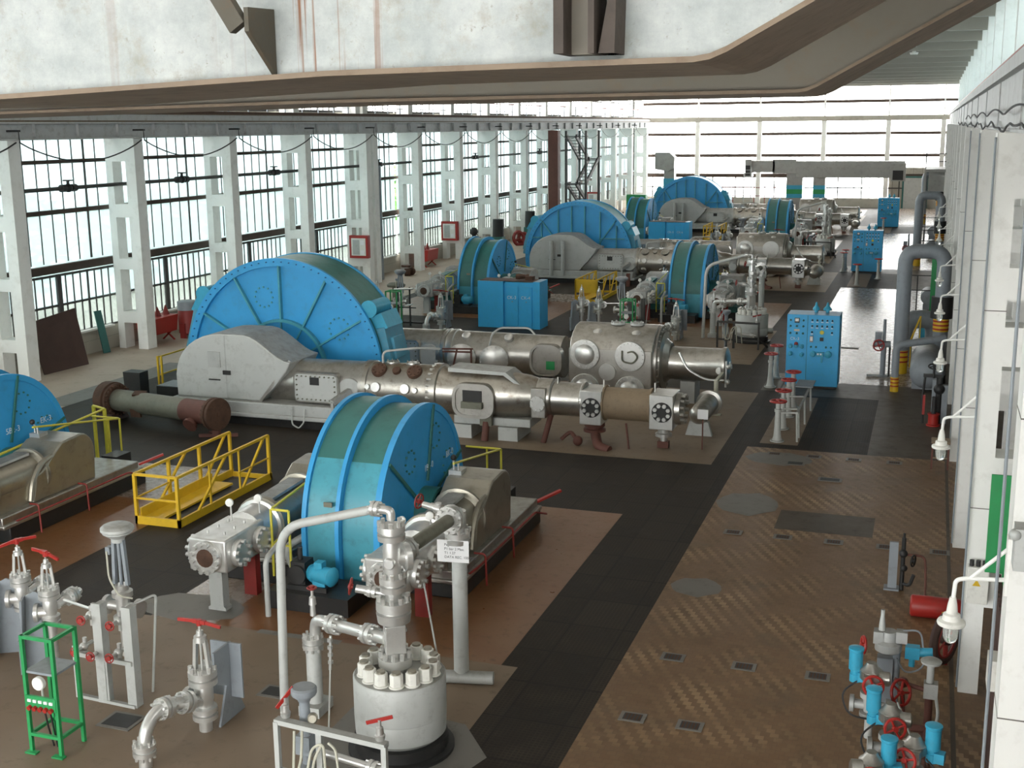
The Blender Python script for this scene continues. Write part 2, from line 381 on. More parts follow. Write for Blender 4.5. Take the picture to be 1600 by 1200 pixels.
M['girderin'] = paint('grimy_girder_paint', (.135, .12, .095), .65, 0, .12, dirt=(.16, .10, .05), amount=.5, scale=2.5)
M['gusset'] = paint('dark_olive_primer', (.055, .048, .033), .7, 0, .15, dirt=(.10, .05, .02), amount=.5, scale=7)
M['girderrust'] = paint('rusty_girder_flange', (.17, .125, .085), .7, 0, .25, dirt=(.09, .05, .03), amount=.7, scale=4)
def mat_brick():
    m, t, b = nodes('pale_wall_panels'); br = t.nodes.new('ShaderNodeTexBrick')
    br.inputs['Scale'].default_value = 1.; br.inputs['Brick Width'].default_value = 1.2; br.inputs['Row Height'].default_value = .45
    br.inputs['Mortar Size'].default_value = .012
    br.inputs['Color1'].default_value = (.40, .37, .32, 1); br.inputs['Color2'].default_value = (.46, .42, .36, 1); br.inputs['Mortar'].default_value = (.22, .2, .17, 1)
    g = t.nodes.new('ShaderNodeNewGeometry'); sx = t.nodes.new('ShaderNodeSeparateXYZ'); cv = t.nodes.new('ShaderNodeCombineXYZ')
    t.links.new(g.outputs['Position'], sx.inputs[0]); t.links.new(math_(t, 'ADD', sx.outputs['X'], sx.outputs['Y']), cv.inputs[0]); t.links.new(sx.outputs['Z'], cv.inputs[1])
    t.links.new(cv.outputs[0], br.inputs['Vector']); t.links.new(mix(t, noise(t, 2, 6), br.outputs['Color'], (.5, .47, .4), 'MIX'), b.inputs['Base Color'])
    b.inputs['Roughness'].default_value = .85; return m
M['brick'] = mat_brick()
# ---------------------------------------------------------------- the hall
CY = lambda n: 29.78 + 6*n + (.22 if n > 4 else 0)
def floor():
    f = MB()
    def rect(mi, x0, x1, y0, y1, z):
        f.mi = mi; f.add([(x0, y0, z), (x1, y0, z), (x1, y1, z), (x0, y1, z)], [(0, 1, 2, 3)])
    f.mi = 0; f.box(XL-.3, XR, YB-.3, YF+.3, -.3, 0)
    names = ['grate', 'tiles', 'conc', 'walk', 'redtile', 'greyconc', 'shinytile', 'darkconc']
    for k in range(0, 4):
        o = 30*k
        far = k >= 1
        tl = 6 if far else 1
        rect(tl if k else 1, -3.85, .66, (6.2 if k else -12.3)+o, 28.2+o, .004)
        if k >= 0:
            rect(7, -1.1, .66, 28.2+o, 36.2+o, .004)
            rect(2, -3.62, -2.72, 28.6+o, 34.0+o, .005)
            rect(7, -4.4, -3.9, 34.6+o, 37.2+o, .006)
            rect(7, -3.85, -1.1, 34.2+o, 36.2+o, .004)
        rect(4, -11.35, -5.45, 15.1+o, 22.3+o, .004); rect(4, -22, -14.1, 15.0+o, 20.3+o, .004); rect(6, -22, -14.1, 20.3+o, 22.7+o, .004)
        rect(6, -11.35, -10.2, 15.1+o, 22.3+o, .006)
        rect(2, -12.2 if k else -14.4, -5.2, 8.3+o, 15.1+o, .004)
        rect(2, -12.9, -4.4, 26.35+o, 34.2+o, .004)
    rect(6, -3.85, .66, 36.2, 57.9, .006)
    rect(5, -9.4, -8.0, 15.02, 15.16, .006)
    rect(3, XL, -22.6, YB, YF, .004)
    rect(5, -23.6, -22.6, 27, 33.4, .007)
    rect(1, .66, XR, YB, 28.2, .004); rect(7, .66, XR, 28.2, YF, .004)
    rect(7, .60, .66, YB, YF, .006)
    for (x, y, rx, ry, mi) in ((-3.35, 18.9, .42, .42, 5), (-3.2, 23.7, .62, .75, 5), (-3.0, 27.3, .75, .55, 5), (-10.9, 15.6, .9, .55, 5)):
        v = [(x+rx*math.cos(2*PI*i/14)*(1+.12*math.sin(3.1*i)), y+ry*math.sin(2*PI*i/14)*(1+.1*math.cos(2.3*i)), .007) for i in range(14)]
        f.mi = mi; f.add(v, [tuple(range(14))])
    rect(7, -2.5, -.7, 22.3, 23.5, .006)
    # dark plate beside the tall vessel
    f.mi = 5; f.add([(-6.9, 12.0, .006), (-5.2, 11.2, .006), (-4.75, 12.6, .006), (-5.3, 13.3, .006), (-6.9, 13.5, .006)], [(0, 1, 2, 3, 4)])
    o = f.build('floor', [M[n] for n in names], smooth=False); struct(o)
floor()
# drain covers in the tiled aisle
def drains():
    proto = None; n = 0
    wn_ = ['nearest row', 'second row from the camera', 'third row from the camera', 'row nearest the dark plates']
    cn = ['left end', 'second from left', 'middle', 'fourth from left', 'right end']
    rows = [(-.62, 14.15, (0, 1)), (0, 16.1, (0, 1, 2)), (1, 21.85, (0, 1, 2, 3, 4)), (2, 27.7, (0, 1, 2, 3))]
    for ri, (kk, y, ids) in enumerate(rows):
        for i in ids:
            x = {0: -3.3+.75*i, 1: -3.17+1.02*i, 2: -3.2+.92*i, 3: -3.15+.89*i}[ri]
            lab = 'slotted drain cover in brown tiles, %s, %s' % (cn[i], wn_[ri])
            if proto is None:
                proto = thing('drain_cover', lab, 'drain', (x, y, .004), group='drain covers in the tiled aisle')
                MB().box(-.17, .17, -.13, .13, .001, .008).build('frame', M['greyconc'], proto)
                s = MB()
                for k in range(5): s.box(-.10+.045*k, -.075+.045*k, -.08, .08, .008, .011)
                MB().box(-.12, .12, -.09, .09, .008, .0095).build('sump', M['dark'], proto); s.build('slot_bars', M['rust'], proto)
            else: dup(proto, (x, y, .004), lab)
    for (x, y, sx, sy, lab) in ((-1.75, 25.9, .5, .28, 'dark rectangular hatch in the tiles beyond the second drain row, nearer one'), (-2.6, 27.0, .42, .3, 'dark rectangular hatch in the tiles nearest the last drain row'),
                                (-8.1, 13.35, .42, .34, 'dark square floor hatch beside the flanged elbow valve'), (-9.6, 12.0, .5, .42, 'dark floor hatch behind the green gauge stand'),
                                (-2.4, 42.2, .6, .25, 'floor hatch in the pale tiles behind the blue control panel')):
        t = thing('floor_hatch', lab, 'hatch', (x, y, .004))
        MB().box(-sx/2, sx/2, -sy/2, sy/2, .001, .012).build('frame', M['greyconc'], t)
        MB().box(-sx/2+.05, sx/2-.05, -sy/2+.05, sy/2-.05, .012, .016).build('lid', M['dark'], t)
drains()
def walls():
    # left wall: plinth, band above the windows
    m = MB(); m.box(XL-.15, XL+.1, YB, YF, 0, .82); m.box(XL-.15, XL+.1, YB, YF, 10.8, 11.2); m.box(XL-.15, XL+.05, YB, YF, 7.3, 8.3)
    struct(m.build('wall_left', M['brick']))
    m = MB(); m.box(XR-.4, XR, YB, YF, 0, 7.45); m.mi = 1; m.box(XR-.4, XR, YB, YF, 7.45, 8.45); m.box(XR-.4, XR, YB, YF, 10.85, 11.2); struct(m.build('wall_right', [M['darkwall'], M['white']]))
    m = MB(); m.box(XL, XR, YF, YF+.25, 0, .85); m.box(-3.9, XR, YF, YF+.25, .85, 3.6); m.box(XL, XR, YF-.1, YF+.15, 10.95, 11.2); struct(m.build('wall_far', M['wall']))
    m = MB(); m.box(XL, XR, YB-.25, YB, 0, .85); m.box(XL, XR, YB-.15, YB+.1, 10.8, 11.2); struct(m.build('wall_rear', M['wall']))
    m = MB(); m.box(XL-.3, -15, YB-.3, YF+.3, 11.15, 11.35); m.box(-10, XR, YB-.3, YF+.3, 11.15, 11.35)
    struct(m.build('ceiling', M['ceil']))
    k = 0
    for n in range(-6, 15):
        b = MB(); b.box(XL, XR-.3, CY(n)-.5, CY(n)-.15, 10.72, 11.15); struct(b.build('trim_%d' % (n+30), M['ceil']))
    # glazed roof strip, out of view, added to light the hall from above
    b = MB()
    for x in (-15, -12.5, -10): b.box(x-.06, x+.06, YB, YF, 11.3, 11.45)
    y = YB
    while y < YF: b.box(-15, -10, y, y+.06, 11.33, 11.42); y += 1.5
    o = struct(b.build('window_200', M['purlin'], smooth=False)); MB().box(-15, -10, YB, YF, 11.42, 11.43).build('pane', M['roofglass'], o, smooth=False)
    # left wall windows: one per bay
    fr = MB(); L = 6
    for z0, z1 in ((2.96, 3.22), (4.87, 5.01), (6.50, 6.62)): fr.box(-.05, .16, 0, L, z0, z1)
    fr.mi = 1
    for z in (.84, 1.87, 2.86): fr.box(-.03, .05, 0, L, z-.035, z+.035)
    fr.box(-.04, .07, L/2-.1, L/2+.1, .84, 2.9)
    nb = 8
    for i in range(1, 2*nb):
        y = L*i/(2*nb); w = .035 if i % 4 == 0 else .016
        fr.box(-.02, .03, y-w, y+w, .84, 2.9)
    for i in range(1, nb+2):
        y = L*i/(nb+2)
        w = .035 if i == 8 else .010
        fr.box(-.02, .03, y-w, y+w, 3.28, 7.3)
        fr.box(-.02, .03, y-w, y+w, 8.3, 10.8)
    for z in (8.33, 9.5, 10.75): fr.box(-.03, .06, 0, L, z-.05, z+.05)
    proto = fr.build('window_1', [M['purlin'], M['mullion']], smooth=False); proto.location = (XL, CY(0), 0); struct(proto)
    gl = MB(); gl.box(-.012, -.006, 0, L, 3.1, 7.35); gl.box(-.012, -.006, 0, L, 1.87, 2.95)
    gp = gl.build('pane', M['frosted'], proto, smooth=False)
    g2 = MB().box(-.012, -.006, 0, L, .82, 1.87); g2.build('lower_pane', M['lowglass'], proto, smooth=False)
    MB().box(-.012, -.006, 0, L, 8.3, 10.8).build('upper_pane', M['clear'], proto, smooth=False)
    k = 2
    for n in range(-7, 15):
        if n == 0: continue
        c = copy_tree(proto); c.name = 'window_%d' % k; k += 1; c.location = (XL, CY(n), 0)
        if n == 14: c.scale = (1, .18, 1)
    # sill boards
    for n in range(-1, 14):
        s = MB().box(XL+.1, XL+.3, CY(n)+.1, CY(n)+5.4, .82, .88); struct(s.build('trim_%d' % (60+n), M['white']))
    for (nm, y0, y1, z0, gm) in (('window_201', YB, 18, 8.45, 'clear'), ('window_202', 18, YF, 8.45, 'frosted')):  # glazing above the right crane beam, added to bring light from that side
        b = MB(); z = z0+.05
        while z < 10.9: b.box(XR-.34, XR-.22, y0, y1, z-.05, z+.05); z += 1.2
        y = y0
        while y < y1: b.box(XR-.3, XR-.26, y, y+.04, z0, 10.85); y += 1.5
        o = struct(b.build(nm, M['mullion'], smooth=False)); MB().box(XR-.25, XR-.243, y0, y1, z0, 10.85).build('pane', M[gm], o, smooth=False)
    # far wall window; the rear one is unseen, added to light from behind
    for (nm, y, sg) in (('window_%d' % k, YF, 1), ('window_%d' % (k+1), YB, -1)):
        xs = [-26.9, -21.16, -15.45, -9.69, -4.12, .5]
        fr = MB()
        for z, h in ((9.46, .26), (6.64, .26), (4.69, .28), (2.86, .36)): fr.box(XL, XR, y-.06, y+.06, z-h/2, z+h/2)
        fr.mi = 1
        for a, b in zip(xs[:-1], xs[1:]):
            for i in range(1, 8):
                x = a + (b-a)*i/8; w = .05 if i in (2, 5) else .012
                fr.box(x-w, x+w, y-.04, y+.04, .85, 2.8)
            fr.box(a, b, y-.04, y+.04, 1.72, 1.82)
            for i in range(1, 6):
                x = a + (b-a)*i/6; fr.box(x-.008, x+.008, y-.03, y+.03, 2.9, 10.95)
        o = fr.build(nm, [M['purlin'], M['mullion']], smooth=False); struct(o)
        MB().box(XL, XR, y+sg*.01, y+sg*.016, .85, 10.95).build('pane', M['clear'], o, smooth=False)
        for i, x in enumerate(xs):
            p = MB(); p.box(x-.2, x+.2, y-.55 if sg > 0 else y+.1, y-.1 if sg > 0 else y+.55, 0, 7.8); p.box(x-.06, x+.06, y-.35 if sg > 0 else y+.1, y-.1 if sg > 0 else y+.35, 7.8, 10.95)
            struct(p.build('trim_%d' % (100+i+(10 if sg < 0 else 0)), M['white']))
        b = MB(); b.box(XL+.3, XR-.4, y-.6 if sg > 0 else y+.1, y-.12 if sg > 0 else y+.6, 7.75, 8.2)
        struct(b.build('trim_%d' % (120+(1 if sg < 0 else 0)), M['wall']))
walls()
def columns():
    # left ladder columns of two legs and four ties
    m = MB(); x0, x1 = -26.95, -25.75; a, b = x0+.27, x1-.40
    m.box(x0, a, -.5, 0, 0, 7.3); m.box(b, x1, -.5, 0, 0, 7.3)
    for z0, z1 in ((6.5, 7.3), (4.6, 5.05), (2.8, 3.17), (.92, 1.32)): m.box(a, b, -.5, 0, z0, z1)
    m.box(x0, x1-.5, -.5, 0, 7.3, 11)
    p = m.build('concrete_column', M['white'], smooth=False); p.location = (0, CY(-6), 0); struct(p)
    for n in list(range(-5, 15)):
        c = copy_tree(p); c.location = (0, CY(n), 0)
    c = copy_tree(p); c.location = (0, CY(4)+.78, 0)
    # right ladder columns
    m = MB(); x0, x1 = .70, 2.15; a, b = x0+.25, x1-.35
    m.box(x0, a, 0, .5, 0, 7.4); m.box(b, x1, 0, .5, 0, 7.4)
    for z0, z1 in ((6.6, 7.4), (5.35, 5.75), (4.5, 5.0), (2.9, 3.3), (1.25, 1.65)): m.box(a, b, 0, .5, z0, z1)
    m.mi = 1
    for z in (5.2, 2.6): m.box(x0-.003, a+.002, -.003, .503, z, z+.012)
    m.mi = 0
    m.box(1.45, x1, 0, .5, 7.4, 11.1)
    p = m.build('concrete_column', [M['white'], M['greyconc']], smooth=False); p.location = (0, 10.2-18, 0); struct(p)
    for k in range(-2, 17):
        c = copy_tree(p); c.location = (.07 if k == 0 else 0, 10.2+6*k, 0)
        # upper wall panel posts stand between the columns
    m = MB().box(1.6, 2.15, 0, .45, 8.36, 11.1); q = m.build('concrete_column', M['white'], smooth=False); q.location = (0, 13.2-18, 0); struct(q)
    for k in range(-2, 17): c = copy_tree(q); c.location = (0, 13.2+6*k, 0)
columns()
def crane_beams():
    m = MB(); y0, y1 = YB+.2, CY(14)+.2
    m.box(-26.1, -25.45, y0, y1, 7.28, 7.33); m.box(-25.82, -25.76, y0, y1, 7.33, 7.76); m.box(-26.15, -25.4, y0, y1, 7.76, 7.81)
    y = y0+.5
    while y < y1: m.box(-25.76, -25.66, y, y+.02, 7.33, 7.76); y += 2
    m.mi = 0; m.box(-26.9, -25.60, y0, y1, 7.86, 8.10); m.mi = 1; m.box(-26.9, -25.5, y0, y1, 7.81, 7.86); m.mi = 2; m.box(-25.86, -25.74, y0, y1, 8.10, 8.20); m.mi = 1; m.box(-26.9, -25.55, y0, y1, 8.06, 8.10)
    struct(m.build('trim_1', [M['beam'], M['girderrust'], M['rust']], smooth=False))
    m = MB(); y1 = YF-.8
    m.box(.92, 1.5, y0, y1, 7.40, 7.44); m.box(.97, 1.25, y0, y1, 7.44, 8.18); m.box(.86, 1.5, y0, y1, 8.18, 8.36)
    for k in range(-3, 17): m.box(.95, .97, 10.4+6*k, 10.44+6*k, 7.44, 8.18)
    struct(m.build('trim_2', M['beam'], smooth=False))
    # walkway railing beside the crane rail on both sides
    for nm, x, lab, yy in (('guard_rail', 1.42, 'dark red walkway railing along the top of the right crane beam', y1), ('guard_rail', -26.6, 'thin walkway railing along the top of the left crane beam', CY(14))):
        t = thing(nm, lab, 'railing', (x, 0, 8.36 if x > 0 else 8.0)); h = .52 if x > 0 else .95
        y = YB+2.5; p = MB().bar((0, 0, 0), (0, 0, h), .05).build('post', M['pipegrey'], t, smooth=False); p.location.y = YB+1
        while y < yy: q = p.copy(); COL.objects.link(q); q.location.y = y; y += 1.5
        MB().bar((0, YB+1, h), (0, yy, h), .07, .05).build('top_rail', M['darkred'], t, smooth=False)
        MB().bar((0, YB+1, h*.5), (0, yy, h*.5), .03).build('middle_rail', M['pipegrey'], t, smooth=False)
    t = tag(MB().tube([(.86, y, 7.46+.05*math.sin(y*.9)+.03*math.sin(2.3*y)) for y in [7+i*.75 for i in range(70)]], .016, 6).build('power_cable', M['cable']), 'black cable sagging along the foot of the right crane beam', 'cable', None)
    tag(MB().tube([(.84, y, 7.62+.10*abs(math.sin(y*.52))) for y in [7+i*.6 for i in range(60)]], .014, 6).build('power_cable', M['cable']), 'black cable looping along the side of the right crane beam', 'cable', None)
crane_beams()
def festoon():
    # cable loops hung from hooks along the left crane beam, one loop per bay
    proto = None
    words = ['first', 'second', 'third', 'fourth', 'fifth', 'sixth', 'seventh', 'eighth', 'ninth', 'tenth', 'eleventh', 'twelfth', 'thirteenth', 'fourteenth', 'fifteenth']
    for n in range(-1, 14):
        lab = 'black cable loop under the left crane beam, %s loop from the left edge' % words[n+1]
        loc = (-25.36, CY(n)-.5, 7.2)
        if proto is None:
            proto = thing('festoon_cable', lab, 'cable', loc, group='cable loops under the left crane beam')
            MB().tube([(0, .06+5.86*i/16, .02-.62*math.sin(PI*i/16)**.85) for i in range(17)], .022, 6).build('cable', M['cable'], proto)
            h = MB().tube([(-.34, .06, .34), (0, .06, .34), (0, .06, .12), (0, .1, 0)], .018, 6); h.box(-.40, .03, .01, .11, .32, .38)
            h.build('hook', M['dark'], proto)
        else: dup(proto, loc, lab)
    # water main behind the columns with a drop pipe and valves
    m = thing('wall_pipe', 'long dark horizontal pipe running behind the left columns', 'pipe', (-26.25, 0, 5.75))
    MB().tube([(0, 22, 0), (0, 110, 0)], .065, 10).build('pipe_run', M['mullion'], m)
    MB().tube([(0, 55.6, 0), (0, 55.6, -5.75)], .13, 12).build('drop_pipe', M['pipegrey'], m)
    proto = MB(); proto.cyl((0, -.35, 0), (0, -.15, 0), .12); proto.cyl((0, .15, 0), (0, .35, 0), .12); proto.ball((0, 0, 0), .14); proto.cyl((0, 0, 0), (0, 0, .22), .05); proto.cyl((0, 0, .22), (0, 0, .26), .16)
    v = proto.build('pipe_valve', M['dark'], m); v.location = (0, 32.4, 0)
    for y in (38.7, 45.4, 55.6, 69.3, 82): c = v.copy(); COL.objects.link(c); c.location = (0, y, 0)
festoon()
def crane():
    # overhead crane: two welded box girders; the near one cuts across the top of the view
    t = thing('overhead_crane', 'weathered white overhead crane girder across the top of the picture', 'crane', (0, 0, 0))
    def girder(nm, y0, w, zb, mat, fm, xl, xr, bel):
        prof = [(-25.9, zb+.4), (-23.0, zb-bel), (xl, zb-bel), (xl*.45+xr*.55, zb-.012*bel/.07), (xr-.06, zb), (xr-.02, zb+.006), (xr+.02, zb+.022)]
        prof += [(xr+1.25, zb+.022+1.23*.54), (1.3, zb+.022+1.23*.54), (1.3, zb+1.6), (-25.9, zb+1.6)]
        MB().prism(prof, 'y', y0+.05, y0+w-.05).build(nm, mat, t, smooth=False)
        # bottom flange follows the belly and the tapered ends
        f = MB(); pl = prof[:9]
        low = [(x, z-.014) for x, z in pl]
        f.prism(pl + low[::-1], 'y', y0, y0+w)
        f.build('bottom_flange', fm, t, smooth=False)
    girder('near_girder', 2.95, .80, 7.695, M['girder'], M['girderrust'], -2.8, -.50, .06)
    girder('far_girder', 5.25, .85, 7.675, M['girderin'], M['girderrust'], -5.6, -.50, .05)
    zb = 7.695
    # gusset, diagonal strut and stiffener boxes on the near web
    g = MB(); g.add([(-1.72, 2.995, zb-.02), (-1.72, 2.86, zb+.09), (-1.72, 2.86, zb+.15), (-1.72, 2.995, zb+.155), (-1.707, 2.995, zb-.02), (-1.707, 2.86, zb+.09), (-1.707, 2.86, zb+.15), (-1.707, 2.995, zb+.155)], [(0, 1, 2, 3), (7, 6, 5, 4), (0, 4, 5, 1), (1, 5, 6, 2), (2, 6, 7, 3), (3, 7, 4, 0)])
    g.build('gusset_plate', M['gusset'], t, smooth=False)
    MB().bar((-1.74, 2.87, zb+.10), (-1.97, 2.87, zb+.46), .03, .05).build('diagonal_strut', M['gusset'], t, smooth=False)
    s = MB(); s.box(-.88, -.855, 2.86, 3.0, zb+.01, zb+.75); s.box(-.80, -.785, 2.88, 3.0, zb+.01, zb+.75)
    s.add([(-.78, 2.90, zb+.01), (-.745, 2.90, zb+.2), (-.735, 2.90, zb+.2), (-.74, 2.90, zb+.01), (-.78, 3.0, zb+.01), (-.745, 3.0, zb+.2), (-.735, 3.0, zb+.2), (-.74, 3.0, zb+.01)], [(0, 1, 2, 3), (7, 6, 5, 4), (0, 4, 5, 1), (1, 5, 6, 2), (2, 6, 7, 3)])
    s.build('stiffener', M['sooty'], t, smooth=False)
    MB().box(-.855, -.80, 2.93, 3.0, zb+.01, zb+.75)  .build('stiffener_channel', M['girderin'], t, smooth=False)
    for x in (-25.95, 1.0): MB().box(x-.15, x+.15, 2.2, 6.9, zb+.75, zb+1.1).build('end_carriage', M['girderin'], t, smooth=False)
    for y in (2.6, 6.5):
        MB().cyl((.93, y, zb+.80-.06), (1.07, y, zb+.80-.06), .1).build('wheel', M['dark'], t); MB().cyl((-25.88, y, zb+.62), (-25.72, y, zb+.62), .19).build('wheel', M['dark'], t)
crane()
def trees():
    labs = ['green tree seen through the left windows']
    proto = None; rnd = random.Random(3)
    for n in range(-2, 9):
        loc = (-36-rnd.uniform(0, 4), 27+8*n+rnd.uniform(-.6, .6), -.5)
        if proto is None:
            proto = thing('tree', labs[0], 'tree', loc, group='trees outside the left windows')
            m = MB()
            for k in range(420):
                a, b_, r = rnd.uniform(0, 2*PI), rnd.uniform(-1, 1), rnd.uniform(.6, 1)
                q = Vector((math.cos(a)*math.sqrt(1-b_*b_)*2.6*r, math.sin(a)*math.sqrt(1-b_*b_)*3.0*r, 3.3+b_*2.6*r))
                d1 = Vector((rnd.uniform(-1, 1), rnd.uniform(-1, 1), rnd.uniform(-.6, .6))).normalized()*.42; d2 = d1.orthogonal().normalized()*.3
                m.add([q-d1, q+d2*.8, q+d1, q-d2*.8], [(0, 1, 2, 3)])
            m.build('foliage', M['leaf'], proto, smooth=False)
            MB().cyl((0, 0, 0), (0, 0, 3.2), .22, .12).build('trunk', M['bark'], proto)
        else: c = dup(proto, loc, labs[0], rz=rnd.uniform(0, 6)); c.scale = [rnd.uniform(.9, 1.05)]*3
    struct(MB().box(-90, XL-.4, -60, 150, -.7, -.5).build('ground_outside', M['earth'], smooth=False))
trees()
# ---------------------------------------------------------------- machine pieces
def arc(cx, cz, r, zmin, n=48):
    a0 = math.asin(max(-1, min(1, (zmin-cz)/r))); p = [(cx+r*math.cos(a0+(PI-2*a0)*i/n), cz+r*math.sin(a0+(PI-2*a0)*i/n)) for i in range(n+1)]
    return p
def seg(p, q, k): return [p[i]+(q[i]-p[i])*k for i in range(len(p))]
def flange(mb, c, d, r, th, nb=0, br=.03, bh=.04, n=24):
    mb.lathe(c, d, [(0, r*.97), (.01, r), (th-.01, r), (th, r*.97)], n)
    if nb:
        c2 = Vector(c)+Vector(d).normalized()*th; mb.bolts(c2, d, r*.84, nb, br, bh)
def cover(parent, name, c, d, r, th, mat, nb=0, br=.025, label=None, domed=0, bmat=None):
    m = MB(); flange(m, c, d, r, th, nb, br)
    if domed: m.dome(Vector(c)+Vector(d).normalized()*th, d, r*.72, domed)
    o = m.build(name, mat, parent)
    if label: o['label'] = label
    return o
def rrect(cx, cz, w, h, r, n=5):
    p = []
    for (sx, sz, a0) in ((1, 1, 0), (-1, 1, PI/2), (-1, -1, PI), (1, -1, 3*PI/2)):
        for i in range(n+1):
            a = a0+PI/2*i/n; p.append((cx+sx*(w/2-r)+r*math.cos(a), cz+sz*(h/2-r)+r*math.sin(a)))
    return p
def ring(mb, pts, pin, axis, a0, a1):
    """a frame between two outlines of equal length"""
    n = len(pts); v = []
    mk = {'x': lambda a, p: (a, p[0], p[1]), 'y': lambda a, p: (p[0], a, p[1]), 'z': lambda a, p: (p[0], p[1], a)}[axis]
    for a in (a0, a1): v += [mk(a, p) for p in pts] + [mk(a, p) for p in pin]
    f = []
    for i in range(n):
        j = (i+1) % n
        f += [(i, j, n+j, n+i), (2*n+i, 3*n+i, 3*n+j, 2*n+j), (i, 2*n+i, 2*n+j, j), (n+i, n+j, 3*n+j, 3*n+i)]
    mb.add(v, f)

# ---------------------------------------------------------------- the large compressors
def big_compressor(unit, label):
    off = 30*unit; t = begin('large_compressor', label, 'compressor', (-11.5, 30, 0), off, 'large horizontal compressors')
    near = unit == 0
    # --- motor housing
    cx, cz, R = -16.95, 1.0, (3.06 if near else 2.82); y0, y1 = 29.25, 30.95; zmin = .10
    h = MB(); h.prism(arc(cx, cz, R-.12, zmin), 'y', y0+.12, y1-.05)
    mh = h.build('motor_housing', M['blue'], t, smooth=False)
    rb = MB(); ring(rb, arc(cx, cz, R-.03, zmin), arc(cx, cz, R-.5, zmin), 'y', y0+.14, y1-.10); rb.build('rim_band', M['teal'] if near else M['rimblue'], t)
    fl = MB(); ring(fl, arc(cx, cz, R, zmin), arc(cx, cz, R-.22, zmin), 'y', y0, y0+.1); ring(fl, arc(cx, cz, R, zmin), arc(cx, cz, R-.22, zmin), 'y', y1-.1, y1)
    fl.build('rim_flange', M['blue'], t)
    bl = MB()
    for i in range(44):
        a = math.radians(-8+196*i/43); bl.cyl((cx+(R-.1)*math.cos(a), y0, cz+(R-.1)*math.sin(a)), (cx+(R-.1)*math.cos(a), y0-.035, cz+(R-.1)*math.sin(a)), .02, n=6)
    o = bl.build('rim_bolts', M['darkblue'], mh); o['kind'] = 'stuff'
    if near:
        for k in range(7):
            a = math.radians(0+30*k); c, s = math.cos(a), math.sin(a)
            MB().bar((cx+1.32*c, y0+.06, cz+1.32*s), (cx+(R-.2)*c, y0+.06, cz+(R-.2)*s), .05, .12, up=(0, 1, 0)).build('rib', M['rimblue'], mh, smooth=False)
        r = MB(); ring(r, arc(cx, cz, 1.36, zmin), arc(cx, cz, 1.28, zmin), 'y', y0-.02, y0+.14); r.build('inner_ring', M['rimblue'], mh)
        hub = MB(); hub.prism(arc(cx, cz, 1.28, zmin), 'y', y0+.05, y0+.13); hub.build('hub_face', M['blue'], mh, smooth=False)
        for k in range(5):
            a = math.radians(30+30*k); c, s = math.cos(a), math.sin(a)
            MB().bar((cx+.3*c, y0+.03, cz+.3*s), (cx+1.3*c, y0+.03, cz+1.3*s), .04, .06, up=(0, 1, 0)).build('hub_rib', M['rimblue'], mh, smooth=False)
        for (x, z, rr) in ((cx+.55*-1, cz+1.95, .28), (cx+1.75, cz+1.15, .30)):
            q = MB()
            for i in range(12): a = 2*PI*i/12; q.cyl((x+rr*math.cos(a), y0+.12, z+rr*math.sin(a)), (x+rr*math.cos(a), y0+.09, z+rr*math.sin(a)), .03, n=6)
            o = q.build('bolt_circle', M['rimblue'], mh); o['kind'] = 'stuff'
    else:
        for x in (-1.95, -1.05, -.35, .35, 1.15, 2.0):
            zt = math.sqrt((R-.25)**2 - x*x)
            MB().bar((cx+x, y0+.06, cz-.2), (cx+x, y0+.06, cz+zt), .05, .12, up=(0, 1, 0)).build('rib', M['rimblue'], mh, smooth=False)
        for s in (-1, 1):
            MB().bar((cx+s*1.0, y0+.06, cz+.55), (cx+s*2.0, y0+.06, cz+1.9), .05, .12, up=(0, 1, 0)).build('rib', M['rimblue'], mh, smooth=False)
            for z in (.15, .95): MB().bar((cx+s*(1.1 if z > .5 else 1.0), y0+.06, cz+z), (cx+s*(2.60-.15*z), y0+.06, cz+z), .05, .12, up=(0, 1, 0)).build('rib', M['rimblue'], mh, smooth=False)
    # terminal boxes and barring gear on the rim
    for s, a in ((1, 33), (-1, 38)):
        b = MB()
        def at(an, r, y): an = math.radians(an); return (cx+s*r*math.cos(an), y, cz+r*math.sin(an))
        b.cyl(at(a, R+.12, y0+.15), at(a, R+.12, y0+1.1), .21); b.cyl(at(a, R+.12, y0+.10), at(a, R+.12, y0+.15), .24)
        b.bx(at(a-8, R+.12, y0+.75), (.45, 1.0, .38), (0, -s*math.radians(a-8-90), 0))
        b.build('barring_motor', M['motor'], t)
        p = MB(); p.bx(at(a-21, R+.05, y0+.8), (1.15, 1.15, .28), (0, -s*math.radians(a-21-90), 0)); p.bx(at(a-22, R+.2, y0+.75), (.6, .6, .15), (0, -s*math.radians(a-22-90), 0))
        p.bx(at(a-31, R+.03, y0+.85), (.55, 1.3, .3), (0, -s*math.radians(a-31-90), 0))
        p.build('terminal_box', M['wornblue'], t, bevel=.02)
    # --- two cylinder lines, one each side of the motor
    for row in (0, 1):
        yc = 27.55 if row == 0 else 32.7; front = row == 0
        zc = 1.05; fy = yc-.58
        hoodm = M['palegrey'] if near else M['grey']
        # bed frame
        b = MB(); b.box(-18.8, -13.45, yc-.95, yc+.85, .30, .62); b.box(-18.9, -13.35, yc-1.0, yc+.9, .22, .34)
        b.build('bed_frame', hoodm, t, bevel=.03)
        MB().box(-18.95, -12.9, yc-.9, yc+.85, 0, .22).build('foundation', M['black'], t, smooth=False)
        # crank hood: rounded back, flat crown, long downward curve
        pts = [(-15.15, .62), (-15.6, .9)]
        pts = [(-18.72, .62), (-18.74, 1.2)]
        for i in range(1, 9): a = PI - PI/2*i/8; pts.append((-17.3+1.42*math.cos(a), 1.2+1.14*math.sin(a)))
        pts += [(-16.65, 2.34)]
